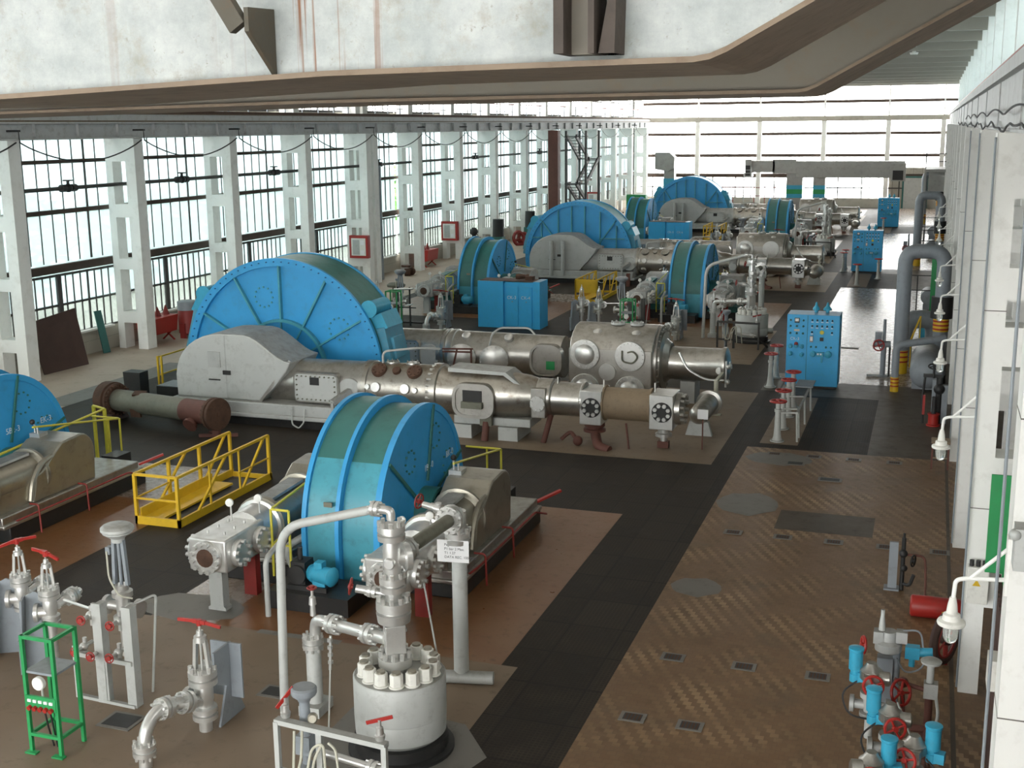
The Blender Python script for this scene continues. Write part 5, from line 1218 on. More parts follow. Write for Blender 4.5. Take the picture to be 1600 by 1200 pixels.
for i, y in enumerate((-1.5, -1.1, .35, 1.9)):
    b = MB(); b.tube([(-.33, y-.05, .70), (.05, y-.05, .72), (.08, y-.05, 0)], .025, 8, .05); b.build('bent_leg', M['palegrey'], fr)
MB().bar((.06, -1.6, .72), (.06, 2.0, .72), .05).build('top_bar', M['palegrey'], fr, smooth=False)
MB().box(-.3, .15, 1.3, 2.2, .74, .77).build('top_plate', M['pipegrey'], fr, smooth=False)

# ---------------------------------------------------------------- grey pipe arches, tanks and stands at the right wall
def pipe_arch(y, label, near):
    t = thing('pipe_arch', label, 'pipe', (-.68, y, .004), 0, 'grey pipe arches at the right wall'); r = .22
    b = MB(); b.tube([(0, 0, 0), (0, 0, 3.75), (1.12, 0, 3.75), (1.12, 0, 2.35)], r, 18, .4, 8); b.build('pipe', M['pipegrey'], t)
    s = MB(); s.cyl((0, 0, .0), (0, 0, .72), r+.012, n=18); sl = s.build('yellow_band', M['yellow'], t)
    for z in (.35, .5, .65): MB().cyl((0, 0, z), (0, 0, z+.05), r+.018, n=18).build('red_stripe', M['red'], sl)
    s = MB(); s.cyl((1.12, 0, 1.75), (1.12, 0, 2.4), r+.1, n=18); s.build('dark_joint', M['dark'], t)
    s = MB(); s.cyl((1.12, 0, 1.35), (1.12, 0, 1.75), r+.01, n=18); sl = s.build('yellow_band', M['yellow'], t)
    for z in (1.4, 1.52, 1.64): MB().cyl((1.12, 0, z), (1.12, 0, z+.05), r+.016, n=18).build('red_stripe', M['red'], sl)
    MB().cyl((1.12, 0, 0), (1.12, 0, 1.35), r, n=18).build('lower_pipe', M['pipegrey'], t)
    return t
pipe_arch(38.3, 'nearest tall grey pipe arch with yellow and red banded foot by the right wall', 1)
pipe_arch(68.3, 'second tall grey pipe arch by the right wall, beyond the nearest one', 0)
pipe_arch(97.5, 'farthest grey pipe arch by the right wall near the end window', 0)
t = thing('elbow_pipe', 'thinner grey pipe with yellow banded foot bending towards the right wall', 'pipe', (-.74, 35.5, .004))
b = MB(); b.tube([(0, 0, 0), (0, 0, 1.35), (1.3, .6, 1.5)], .105, 14, .22, 8); b.build('pipe', M['pipegrey'], t)
s = MB(); s.cyl((0, 0, 0), (0, 0, .42), .115, n=16); sl = s.build('yellow_band', M['yellow'], t)
for z in (.15, .25, .35): MB().cyl((0, 0, z), (0, 0, z+.035), .12, n=16).build('red_stripe', M['red'], sl)
t = thing('receiver_tank', 'rounded grey receiver tank lying beside the right wall columns', 'tank', (.12, 36.0, 0))
b = MB(); b.lathe((0, -.6, .62), (0, 1, 0), [(-.28, .05), (-.2, .28), (-.08, .42), (0, .47), (2.2, .47), (2.3, .4), (2.4, .05)], 26); b.build('shell', M['pipegrey'], t)
b = MB(); b.box(-.4, .4, 0, .12, 0, .35); b.box(-.4, .4, 1.2, 1.32, 0, .35); b.build('saddle', M['pipegrey'], t, smooth=False)
t = thing('duct_bend', 'wide grey pipe bend arching over behind the nearest pipe arch', 'pipe', (-.25, 41.7, 0))
b = MB(); b.tube([(-.42, -.4, 0), (-.42, -.4, 1.2), (.55, .1, 1.2), (.55, .1, 0)], .3, 18, .48, 8); b.build('bend', M['pipegrey'], t)
t = thing('green_cabinet', 'narrow upright green cabinet between the pipe arches at the right wall', 'cabinet', (.30, 46.2, 0))
MB().box(-.2, .2, 0, .5, .0, 2.9).build('body', M['green'], t, smooth=False); MB().box(-.17, .17, -.02, 0, .2, 2.7).build('door', M['green'], t, smooth=False)
def wheel_stand(loc, label, rz=0):
    t = thing('valve_stand', label, 'valve stand', loc, rz, 'grey tube stands with side wheels')
    b = MB(); b.lathe((0, 0, 0), (0, 0, 1), [(0, .15), (.02, .15), (.03, .08), (1.0, .08), (1.01, .12), (1.08, .12), (1.09, .05), (1.75, .045)], 16); b.build('column', M['pipegrey'], t)
    b = MB(); b.box(-.26, -.06, -.12, .1, 1.1, 1.36); b.lathe((-.3, -.02, 1.0), (1, 0, 0), [(0, .1), (.5, .1)], 14); b.build('gear_box', M['pipegrey'], t)
    MB().wheel((-.14, -.2, .98), (.2, -1, .1), .16, .02).build('hand_wheel', M['red'], t)
    MB().cyl((.18, 0, 0), (.18, 0, .95), .03, n=10).build('conduit', M['dark'], t)
    b = MB(); b.bar((-.45, -.1, .03), (.35, .05, .03), .06); b.build('foot_bar', M['palegrey'], t, smooth=False); return t
wheel_stand((-1.15, 37.6, .006), 'grey tube stand with red side wheel between panel and nearest pipe arch')
wheel_stand((-1.1, 67.6, .006), 'grey tube stand with side wheel before the second pipe arch')
# ---------------------------------------------------------------- motor valve manifold in the right foreground
def motor_valve(name, label, loc, rz=0, h=.8, side=1, wheel=1):
    t = thing(name, label, 'valve', loc, rz, 'motor driven valves of the right manifold')
    b = MB(); b.cyl((0, 0, 0), (0, 0, h-.3), .05); b.lathe((0, 0, h-.32), (0, 0, 1), [(0, .12), (.05, .12), (.06, .07), (.16, .09), (.24, .07), (.25, .12), (.32, .12)], 16)
    b.lathe((-.24, 0, h-.18), (1, 0, 0), [(0, .11), (.05, .11), (.06, .06), (.42, .06), (.43, .11), (.48, .11)], 14); b.build('valve_body', M['grey'], t)
    b = MB(); b.cyl((0, 0, h), (0, 0, h+.18), .05); b.lathe((0, 0, h+.15), (0, 0, 1), [(0, .10), (.04, .14), (.14, .14), (.17, .10), (.24, .06)], 16); b.box(-.08, .10, -.20, -.08, h+.14, h+.28); b.lathe((side*.1, -.05, h+.22), (side, 0, 0), [(0, .09), (.12, .09), (.14, .05)], 14); b.build('gear_case', M['silver'], t)
    m = MB(); m.lathe((side*-.19, .05, h+.20), (0, 0, 1), [(0, .06), (.05, .065), (.06, .085), (.30, .085), (.31, .095), (.34, .095), (.35, .05)], 18); m.box(side*-.19+.03, side*-.19+.14, -.03, .08, h+.12, h+.24); m.cyl((side*-.19, .05, h+.10), (side*-.19, .05, h+.2), .07); m.build('motor', M['motor'], t)
    if wheel: MB().wheel((side*.04, -.26, h+.20), (.25*side, -1, .2), .12, .018).build('hand_wheel', M['red'], t)
    b = MB(); b.tube([(side*-.14, 0, h+.14), (side*-.35, -.12, h), (side*-.25, -.2, h-.25), (0, -.15, h-.3)], .012, 6, .12); b.build('conduit', M['dark'], t)
    return t
motor_valve('motor_valve', 'blue motored valve at the left of the right foreground manifold', (-.38, 14.55, 0), 0, .62, 1)
motor_valve('motor_valve', 'blue motored valve in the middle of the right foreground manifold', (-.12, 13.75, 0), .1, .50, 1)
motor_valve('motor_valve', 'blue motored valve at the lower right of the right foreground manifold', (.16, 13.2, 0), -.2, .42, -1)
motor_valve('motor_valve', 'motored valve nearest the bottom edge of the right foreground manifold', (-.28, 12.75, 0), .2, .38, -1)
t = thing('regulator_valve', 'tall grey regulator with upright spindle and blue box at the back of the right manifold', 'valve', (-.24, 15.45, 0))
b = MB(); b.box(-.10, .10, -.08, .08, 0, .72); b.cyl((.14, 0, 0), (.14, 0, .95), .05); b.build('pedestal', M['pipegrey'], t)
b = MB(); b.lathe((.03, 0, .78), (0, 0, 1), [(0, .1), (.04, .17), (.14, .17), (.18, .12), (.3, .10)], 20); b.box(-.16, -.04, -.1, .06, .92, 1.08); b.box(.12, .26, -.08, .06, .95, 1.1); b.build('head', M['grey'], t)
MB().lathe((-.06, 0, 1.0), (0, 0, 1), [(0, .05), (.15, .04), (.28, .025), (.36, .025)], 12).build('spindle', M['palegrey'], t)
MB().wheel((-.28, -.05, .86), (-1, -.3, .1), .11, .02).build('hand_wheel', M['red'], t)
b = MB(); b.box(.24, .42, -.05, .08, .74, .90); b.cyl((.40, .02, .82), (.58, .02, .84), .06); b.cyl((.33, .02, .62), (.33, .02, .74), .04); b.build('servo_box', M['motor'], t)
b = MB(); b.tube([(.2, 0, 1.1), (.42, .05, 1.12), (.5, .05, .6), (.25, 0, .5), (.15, -.1, .75)], .012, 6, .15); b.build('conduit', M['pipegrey'], t)
t = thing('rising_valve', 'mushroom topped grey valve on a brown riser at the right of the manifold', 'valve', (.32, 15.05, 0))
b = MB(); b.lathe((0, 0, .86), (0, 0, 1), [(0, .03), (.02, .12), (.05, .13), (.07, .10), (.08, .03)], 20); b.cyl((0, 0, .62), (0, 0, .88), .045); b.box(-.07, .10, -.07, .07, .42, .62); b.build('head', M['palegrey'], t)
b = MB(); b.cyl((0, 0, 0), (0, 0, .45), .05); b.tube([(-.02, 0, .5), (-.35, .05, .55), (-.42, .1, .55)], .03, 10); b.ball((-.32, .05, .55), .07); b.build('riser', M['redbrown'], t)
MB().tube([(.08, -.05, .45), (.12, -.1, .25), (.08, -.15, 0)], .02, 8, .08).build('drain_tube', M['palegrey'], t)
t = thing('manifold_pipe', 'low red brown pipe manifold on the floor below the motored valves', 'pipe', (0, 14.4, 0))
b = MB(); b.tube([(.30, -.9, .12), (.32, .42, .12)], .05, 10); b.tube([(-.38, .35, .14), (.30, .3, .14)], .05, 10); b.tube([(.3, -.35, .14), (-.1, -.45, .14)], .05, 10); b.lathe((.32, -.2, .12), (0, 1, 0), [(-.06, .11), (.06, .11)], 14); b.box(.2, .4, -.95, -.8, 0, .1); b.box(.22, .42, .36, .46, 0, .1); b.build('pipes', M['redbrown'], t)
MB().tube([(-.05, .1, .55), (.2, -.3, .15), (.28, -.5, .08)], .015, 6).build('thin_tube', M['palegrey'], t)
t = thing('valve_wheel_stand', 'red spoked wheel leaning at the centre of the right foreground manifold', 'wheel', (-.02, 14.85, 0))
MB().wheel((0, 0, .52), (.8, -.7, .35), .16, .02, 5).build('rim', M['red'], t); MB().cyl((.05, .05, 0), (.02, .02, .5), .03).build('stem', M['redbrown'], t)
# fire extinguisher cylinder, hydrant bracket, tyre of hose
t = thing('red_cylinder', 'red gas cylinder lying on the tiles against the right column', 'cylinder', (.45, 18.75, .17))
b = MB(); b.lathe((-.42, 0, 0), (1, 0, 0), [(0, .13), (.02, .165), (.03, .17), (.72, .17), (.80, .12), (.84, .05)], 22); b.build('body', M['red'], t)
MB().box(.05, .14, -.174, -.168, -.02, .01).build('yellow_mark', M['lemon'], t, smooth=False)
t = thing('hydrant_stand', 'small dark hydrant stand with grey plate on the tiles left of the red cylinder', 'hydrant', (-.2, 19.8, 0))
b = MB(); b.box(-.14, 0, -.03, .03, .02, .82); b.box(-.2, .04, -.1, .12, 0, .03); b.build('plate', M['pipegrey'], t, smooth=False)
b = MB(); b.cyl((.08, 0, 0), (.08, 0, .9), .035); b.ball((.08, -.05, .65), .07); b.ball((.1, -.05, .4), .06); b.wheel((.24, -.08, .55), (1, -.4, 0), .09, .015); b.tube([(.08, 0, .12), (.2, -.05, .1), (.26, -.05, .3)], .03, 8, .1); b.cyl((.08, 0, .9), (.08, 0, .98), .02); b.build('valve', M['dark'], t)
MB().tube([(.1, 0, .62), (.42, 0, .62), (.45, -.2, .2), (.45, -.35, .02)], .02, 8, .1).build('hose', M['redbrown'], t)
t = thing('hose_reel', 'dark red hose reel on the floor by the right column foot', 'hose reel', (.52, 17.0, .42))
m = MB(); m.wheel((0, 0, 0), (.9, -.45, 0), .34, .06, 0, .08); m.build('hose_coil', M['dirtplate'], t); m = MB(); m.wheel((.03, -.02, 0), (.9, -.45, 0), .27, .02, 5); m.cyl((0, .02, 0), (.03, .05, -.42), .03); m.build('reel', M['darkred'], t)
# bracket lamps on the right columns
proto = None
ln = ['nearest', 'second nearest', 'third nearest', 'fourth nearest', 'fifth nearest', 'sixth nearest', 'seventh nearest', 'eighth nearest', 'ninth nearest', 'tenth nearest']
for k in range(9):
    lab = 'glass bulkhead lamp on a bent white bracket, %s of the right columns' % ln[k]
    y = 10.2+6*k+.1
    if proto is None:
        proto = thing('bracket_lamp', lab, 'lamp', (.77, y, 3.26), 0, 'bracket lamps on the right columns'); proto.scale = (1.18, 1.18, 1.18)
        b = MB(); b.tube([(0, .0, .46), (-.28, .0, .44), (-.34, .0, .42), (-.35, .0, .24)], .016, 10, .07); b.tube([(0, .0, .70), (-.24, .0, .45)], .014, 8); b.box(-.02, .0, -.06, .06, .36, .78); b.build('bracket', M['white'], proto)
        b = MB(); b.lathe((-.35, .0, .16), (0, 0, -1), [(-.13, .022), (-.09, .03), (-.07, .034), (-.01, .04), (0, .06), (.04, .065), (.05, .095), (.065, .10), (.08, .095)], 22); b.build('housing', M['offwhite'], proto)
        b = MB(); b.lathe((-.35, .0, .08), (0, 0, -1), [(0, .052), (.05, .055), (.10, .05), (.13, .035), (.145, .01)], 20); b.build('glass_globe', M['bulb'], proto)
    else: dup(proto, (.70, y, 3.26), lab)
# electrical boxes and conduits on the near right columns
t = thing('switch_box', 'white switch box with cable glands on the column foot above the hose reel', 'box', (.76, 16.15, 1.35))
b = MB(); b.box(-.05, .22, -.12, .04, 0, .5); b.build('box', M['offwhite'], t, bevel=.01)
b = MB()
for i in range(3): b.cyl((-.0+.08*i, -.05, .5), (-.0+.08*i, -.05, .58), .03, n=10)
b.build('cable_gland', M['dark'], t); MB().prism([(.02, .25), (.12, .25), (.07, .34)], 'y', -.125, -.12).build('warning_mark', M['yellow'], t, smooth=False)
t = thing('conduit_run', 'grey conduit running down the edge of the nearest right column', 'conduit', (.68, 10.15, 0))
MB().tube([(0, 0, 7.35), (0, 0, .1)], .014, 8).build('conduit', M['pipegrey'], t)
for k, (y, l) in enumerate(((16.15, 'second'), (22.15, 'third'), (28.15, 'fourth'))):
    c = dup(t, (.68, y, 0), 'grey conduit running down the edge of the %s nearest right column' % l)
t = thing('isolator', 'grey isolator with wires on the nearest right column above the green sheet', 'box', (.83, 10.08, 4.0))
b = MB(); b.box(-.05, .10, -.1, .12, 0, .35); b.ball((-.05, -.08, .3), .05); b.build('box', M['palegrey'], t)
t = thing('green_sheet', 'green painted sheet leaning behind the nearest right column', 'sheet', (1.05, 15.2, 2.6))
MB().box(-.18, .25, 0, .03, -.5, .75).build('sheet', M['green'], t, smooth=False); MB().bar((.05, .05, -2.6), (.05, .05, -.4), .05).build('post', M['green'], t, smooth=False)
t = thing('ribbed_panel', 'brown ribbed panel between the two nearest right columns', 'panel', (1.0, 12.6, 0))
b = MB(); b.box(0, .04, -1.6, 2.3, .1, 2.2)
for i in range(25): b.box(-.03, 0, -1.5+.15*i, -1.43+.15*i, .1, 2.2)
b.build('panel', M['dirtplate'], t, smooth=False); MB().box(-.14, -.03, .5, .8, 1.5, 1.85).build('socket_box', M['offwhite'], t, smooth=False)
# pumps and valves along the right wall
t = thing('pump_set', 'black pump with grey column and red base by the right wall below a lamp', 'pump', (.38, 31.6, 0))
b = MB(); b.lathe((-.05, 0, 0), (0, 0, 1), [(0, .17), (.04, .17), (.05, .13), (.28, .13), (.29, .15), (.32, .15)], 18); b.build('red_base', M['red'], t)
b = MB(); b.cyl((-.05, 0, .32), (-.05, 0, .75), .06); b.cyl((.05, .3, 0), (.05, .3, 1.2), .08); b.ball((.05, .25, .9), .14); b.box(-.35, .1, .2, .3, 1.2, 1.28); b.wheel((-.1, .15, 1.5), (0, -.3, 1), .14, .02); b.cyl((-.1, .15, 1.2), (-.1, .15, 1.5), .03); b.tube([(-.3, .25, 1.25), (-.35, .2, .6), (-.3, .2, 0)], .03, 8); b.build('pump_body', M['dark'], t)
b = MB(); b.box(-.12, -.02, .4, .55, 0, 1.1); b.box(.12, .26, .25, .4, 0, 1.0); b.build('grey_post', M['pipegrey'], t, smooth=False)
MB().box(-.33, -.27, .1, .2, .25, .75).build('red_handle', M['red'], t, smooth=False)
t = thing('work_stool', 'small tan topped stool standing by the right wall below a lamp', 'stool', (.48, 27.6, 0))
MB().box(-.2, .2, -.2, .2, .6, .64).build('seat', M['brownpaint'], t, smooth=False)
for x in (-.17, .17):
    for y in (-.17, .17): MB().bar((x, y, 0), (x, y, .6), .035).build('leg', M['redbrown'], t, smooth=False)
MB().box(-.17, .17, -.18, -.15, .25, .28).build('rung', M['brownpaint'], t, smooth=False)
t = thing('blue_pump', 'small blue pump with black flange behind the nearest pipe arch', 'pump', (.1, 44.0, 0))
b = MB(); b.lathe((-.35, 0, .7), (1, 0, 0), [(0, .1), (.1, .2), (.3, .2), (.32, .14), (.7, .12)], 16); b.box(-.3, .3, -.15, .15, 0, .55); b.build('body', M['motor'], t); MB().lathe((-.45, 0, .75), (1, 0, .4), [(0, .28), (.06, .28)], 18).build('flange', M['dark'], t)
t = thing('yellow_handrail', 'short sloping yellow handrail beside the receiver tank', 'railing', (-.25, 39.2, 0))
b = MB(); b.bar((-.15, 0, 0), (-.15, 0, .9), .04); b.bar((.1, .9, 0), (.1, .9, 1.5), .04); b.bar((-.15, 0, .9), (.1, .9, 1.5), .045); b.build('rail', M['yellow'], t, smooth=False)
for (y, l) in ((52, 'nearer'), (74, 'middle'), (84, 'farther')):
    t = thing('pump_group', 'cluster of grey pumps and black railings along the right wall, %s one' % l, 'pump', (.15, y, 0), 0, 'pump clusters along the right wall')
    b = MB(); b.lathe((-.1, -.3, .55), (0, 1, 0), [(0, .05), (.05, .3), (1.2, .3), (1.3, .1)], 18); b.box(-.3, .3, 0, .9, 0, .25); b.build('casing', M['pipegrey'], t)
    b = MB(); b.bar((-.55, -.8, 0), (-.55, -.8, 1.5), .05); b.bar((-.95, -.8, 0), (-.95, -.8, 1.5), .05); b.bar((-.95, -.8, 1.5), (.2, -.8, 1.5), .04); b.bar((-.95, -.8, .9), (.2, -.8, .9), .04); b.build('railing', M['dark'], t, smooth=False)
    b = MB(); b.cyl((.3, .4, 0), (.3, .4, 1.9), .09); b.ball((.3, .4, 1.2), .18); b.wheel((.05, .3, 1.3), (-1, -.4, 0), .18, .02); b.build('valve_column', M['palegrey'], t)

# ---------------------------------------------------------------- dismantled flanged pipe on the dark floor
t = thing('flanged_pipe', 'long weathered pipe with big bolted flanges lying on blocks in front of the nearest compressor', 'pipe', (-18.3, 25.8, 0))
a = Vector((-2.05, .50, .50)); b_ = Vector((1.70, -.55, .60)); d = (b_-a).normalized(); L = (b_-a).length
p = MB(); p.lathe(a, d, [(0, .29), (L*.72, .29)], 26); p.build('pipe_barrel', M['oldsteel'], t)
p = MB(); p.lathe(a+d*L*.72, d, [(0, .297), (L*.28-.05, .297)], 26); p.lathe(a+d*L*.83+Vector((0, 0, -.1)), (-.1, -1, -.55), [(0, .15), (.32, .13), (.33, .19), (.40, .19)], 16); o = p.build('rusty_end', M['redbrown'], t); o['label'] = 'red brown primed end'
p = MB(); flange(p, a-d*.38, d, .47, .34, 0); flange(p, a-d*.02, d, .44, .10, 0); p.bolts(a+d*.08, d, .39, 22, .035, .07); p.build('flange', M['rust'], t)
p = MB(); flange(p, b_-d*.10, d, .41, .09, 0); flange(p, b_+d*.02, d, .41, .10, 0); p.bolts(b_-d*.10, -d, .36, 22, .03, .05); p.lathe(b_+d*.12, d, [(0, .06), (.02, .06)], 12); p.build('blind_flange', M['rust'], t)
p = MB(); p.prism([(-.3, 0), (.3, 0), (.18, .16), (-.18, .16)], 'y', -.35, .25); o = p.build('support_block', M['dirtplate'], t, smooth=False); o.location = (a.x-.1, a.y, 0)
p = MB(); p.bar((-.45, -.1, .04), (.45, .25, .04), .08); p.bar((-.35, .25, .04), (.3, -.2, .04), .08); p.box(-.09, .09, -.06, .06, .06, b_.z-.40); o = p.build('timber_support', M['redbrown'], t, smooth=False); o.location = (b_.x, b_.y, 0)
MB().bx(a+d*1.05+Vector((0, -.05, .27)), (.34, .22, .05), (.3, 0, .2)).build('lug', M['rust'], t, smooth=False); MB().bx(a+d*1.0+Vector((0, -.22, -.22)), (.3, .05, .22), (.2, 0, 0)).build('lug', M['rust'], t, smooth=False)

# ---------------------------------------------------------------- handrail and boxes beside the nearest motor
t = thing('pit_railing', 'yellow railing at the left end of the nearest large compressor', 'railing', (-20.6, 29.2, 0))
b = MB()
for (x, y) in ((0, -.6), (.12, -.6), (.0, 1.2)): b.bar((x, y, 0), (x, y, 1.25), .05)
b.bar((0, -.6, 1.22), (0, 1.2, 1.22), .04); b.bar((0, -.6, .7), (0, 1.2, .7), .035); b.build('rails', M['yellow'], t, smooth=False)
t = thing('black_box', 'black iron box with pale lid beside the nearest crank hood', 'box', (-19.75, 28.3, 0))
MB().box(-.45, .45, -.4, .4, 0, .55).build('box', M['dark'], t, smooth=False); MB().box(-.43, .43, -.38, .38, .55, .57).build('lid', M['pipegrey'], t, smooth=False)
t = thing('black_bracket', 'black iron bracket stand behind the flanged pipe', 'bracket', (-21.0, 28.0, 0))
MB().prism([(-.25, .9), (.3, .9), (.3, .2), (.35, 0), (.2, 0), (.1, .35), (-.05, .35), (-.1, 0), (-.2, 0)], 'y', -.15, .25).build('bracket', M['dark'], t, smooth=False)
# long yellow rail by the left-edge compressor
t = thing('long_railing', 'long yellow handrail in front of the cut off compressor at the left edge', 'railing', (-17.4, 20.5, 0))
b = MB()
for (x, y) in ((.0, 1.55), (-.45, 1.75)): b.bar((x, y, 0), (x, y, 1.40), .06)
b.tube([(-.45, 1.75, 1.40), (0, 1.55, 1.40), (.65, -2.6, 1.43)], .028, 8); b.bar((.35, -.5, .6), (.35, -.5, 1.4), .05)
b.build('rails', M['lemon'], t)

# ---------------------------------------------------------------- things along the left wall
t = thing('steel_plate', 'large rust brown steel plate leaning against the left window wall', 'plate', (-26.15, 31.45, 0))
b = MB(); b.add([(-.1, -.95, .0), (.1, .95, .0), (-.32, 1.0, 1.85), (-.62, -.9, 1.62), (-.07, -.95, .0), (.13, .95, .0), (-.29, 1.0, 1.85), (-.59, -.9, 1.62)], [(0, 1, 2, 3), (7, 6, 5, 4), (0, 4, 5, 1), (1, 5, 6, 2), (2, 6, 7, 3), (3, 7, 4, 0)])
b.build('plate', M['dirtplate'], t, smooth=False)
t = thing('teal_plank', 'narrow teal plank leaning on the window sill beside a column', 'plank', (-26.75, 34.3, 0))
b = MB(); b.bar((0, 0, 0.01), (-.35, .1, 1.45), .28, .04); b.build('plank', M['teal'], t, smooth=False)
t = thing('foam_tank', 'red foam extinguisher tank with grey cap below the left windows', 'tank', (-25.9, 38.0, 0))
b = MB(); b.lathe((0, 0, .12), (0, 0, 1), [(0, .3), (.05, .36), (.85, .36), (.9, .34)], 24); b.box(-.1, .1, -.42, -.3, 0, .55); b.build('tank', M['darkred'], t); o = MB(); o.lathe((0, 0, 1.02), (0, 0, 1), [(0, .37), (.30, .37), (.33, .33)], 24); o.build('cap', M['pipegrey'], t)
b = MB(); b.tube([(.3, 0, 1.2), (.55, .1, 1.0), (.55, .1, .2)], .03, 8, .15); b.build('hose', M['dark'], t)
for i, (x, y) in enumerate(((.25, .25), (-.25, .25), (0, -.3))): MB().box(x-.04, x+.04, y-.04, y+.04, 0, .14).build('foot', M['dark'], t, smooth=False)
def sand_box(loc, label, buckets):
    t = thing('fire_sand_box', label, 'fire box', loc, 0, 'red fire boxes along the left wall')
    b = MB(); b.prism([(-.3, .35), (.3, .35), (.38, .95), (-.38, .95)], 'y', -.9, .6); b.build('trough', M['red'], t, smooth=False)
    b = MB()
    for y in (-.8, .5):
        b.bar((-.25, y, 0), (.2, y, .4), .05); b.bar((.25, y, 0), (-.2, y, .4), .05)
    b.build('legs', M['red'], t, smooth=False)
    for i in range(buckets): MB().lathe((0, -.6+.5*i, .95), (0, 0, 1), [(0, .14), (.3, .03), (.34, .02)], 14).build('cone_bucket', M['darkred'], t)
    return t
sand_box((-26.3, 36.8, 0), 'red fire sand box beside the red foam tank', 3)
sand_box((-26.3, 61.8, 0), 'red fire sand box between columns beside the grey drop pipe', 2)
def hose_cabinet(loc, label):
    t = thing('hose_cabinet', label, 'fire cabinet', loc, 0, 'red framed fire hose cabinets on the left columns')
    MB().box(-.5, .5, 0, .28, -.55, .55).build('case', M['red'], t, bevel=.02, smooth=False)
    MB().box(-.38, .38, -.012, 0, -.42, .42).build('door_glass', M['offwhite'], t, smooth=False)
    MB().box(-.30, .05, -.02, -.012, -.38, .34).build('coiled_hose', M['grey'], t, smooth=False)
    for z in (.2, -.28): MB().box(.10, .30, -.02, -.012, z-.1, z+.12).build('notice_slip', M['paper'], t, smooth=False)
    return t
hose_cabinet((-26.2, CY(4)-.80, 1.9), 'red framed fire hose cabinet on the paired columns, nearest of three')
hose_cabinet((-26.4, CY(6)-.80, 1.65), 'red framed fire hose cabinet beyond the red sand box, second of three')
hose_cabinet((-26.0, CY(11)-.80, 1.75), 'small red framed fire hose cabinet far along the left wall, last of three')
for i, (x, y, l) in enumerate(((-25.1, 70.0, 'nearer'), (-25.4, 77.2, 'farther'))):
    t = thing('drum_stove', 'black cylinder on a green base by the left columns, %s one' % l, 'stove', (x, y, 0), 0, 'black cylinders on green bases')
    MB().box(-.35, .35, -.3, .3, 0, .95).build('green_base', M['teal'], t, smooth=False); MB().cyl((0, 0, .95), (0, 0, 2.0), .36, .33).build('black_drum', M['dark'], t)
t = thing('scrap_coil', 'dark red coil of scrap on the walkway between two columns', 'scrap', (-25.2, 74.2, 0))
b = MB(); b.wheel((0, 0, .45), (1, -.6, .2), .42, .12, 3); b.wheel((.2, .4, .4), (.4, -1, .2), .35, .1, 3); b.build('coil', M['darkred'], t)
t = thing('wall_hydrant', 'dark hydrant with red box beyond the second fire cabinet', 'hydrant', (-25.7, 67.4, 0))
b = MB(); b.cyl((0, 0, 0), (0, 0, 1.4), .12); b.ball((0, 0, 1.45), .25); b.build('standpipe', M['dark'], t); MB().box(-.25, .25, .2, .5, .1, 1.1).build('red_box', M['darkred'], t, smooth=False)
t = thing('pipe_scrap', 'pile of old fittings on the walkway at the foot of the drop pipe', 'fittings', (-25.7, 57.2, 0))
b = MB(); b.lathe((0, 0, .2), (1, .5, 0), [(0, .2), (.3, .2)], 14); b.ball((.2, .5, .2), .2); b.lathe((0, .2, .45), (0, 0, 1), [(0, .25), (.1, .25)], 14); b.build('fittings', M['rust'], t)
t = thing('vent_cowl', 'grey mushroom vent on the walkway in front of the paired columns', 'vent', (-22.4, 48.9, 0))
MB().lathe((0, 0, 0), (0, 0, 1), [(0, .18), (.6, .18), (.61, .4), (.7, .42), (.78, .3), (.8, .05)], 20).build('cowl', M['oldsteel'], t)
t = thing('brown_column', 'rust brown steel column behind the white left columns', 'column', (-24.75, 80.6, 0))
MB().box(-.35, .35, -.3, .3, 0, 7.25).build('shaft', M['redbrown'], t, smooth=False)
t = thing('stair_tower', 'dark steel stair climbing to the crane beam by the left columns', 'stairs', (-23.9, 87, 0))
b = MB()
for (x, y) in ((-1.6, -1), (-.1, -1), (-1.6, 2.6), (-.1, 2.6)): b.bar((x, y, 0), (x, y, 7.2), .16)
b.build('posts', M['mullion'], t, smooth=False)
for k in range(4):
    b = MB(); z = 1.7*k; y0, y1 = (-.8, 2.4) if k % 2 == 0 else (2.4, -.8)
    b.bar((-.9 if k % 2 else -.1, y0, z+.1), (-.9 if k % 2 else -.1, y1, z+1.7), .12, .3); b.bar((-1.6 if k % 2 else -.8, y0, z+.1), (-1.6 if k % 2 else -.8, y1, z+1.7), .12, .3)
    for i in range(7): q = (i+.5)/7; yy = y0+(y1-y0)*q; x0 = -1.6 if k % 2 else -.8; b.box(x0, x0+.75, yy-.13, yy+.13, z+.1+1.6*q, z+.14+1.6*q)
    b.build('flight', M['mullion'], t, smooth=False)
    MB().box(-1.7, 0, (2.3 if k % 2 == 0 else -1.1), (3.0 if k % 2 == 0 else -.6), z+1.66, z+1.72).build('landing', M['mullion'], t, smooth=False)
t = thing('green_box', 'green metal box on a stand far along the left columns', 'box', (-22.9, 97.5, 0))
MB().box(-.8, .8, -.3, .5, .9, 2.0).build('box', M['green'], t, smooth=False); MB().box(-.7, .7, -.2, .4, 0, .9).build('stand', M['dark'], t, smooth=False)

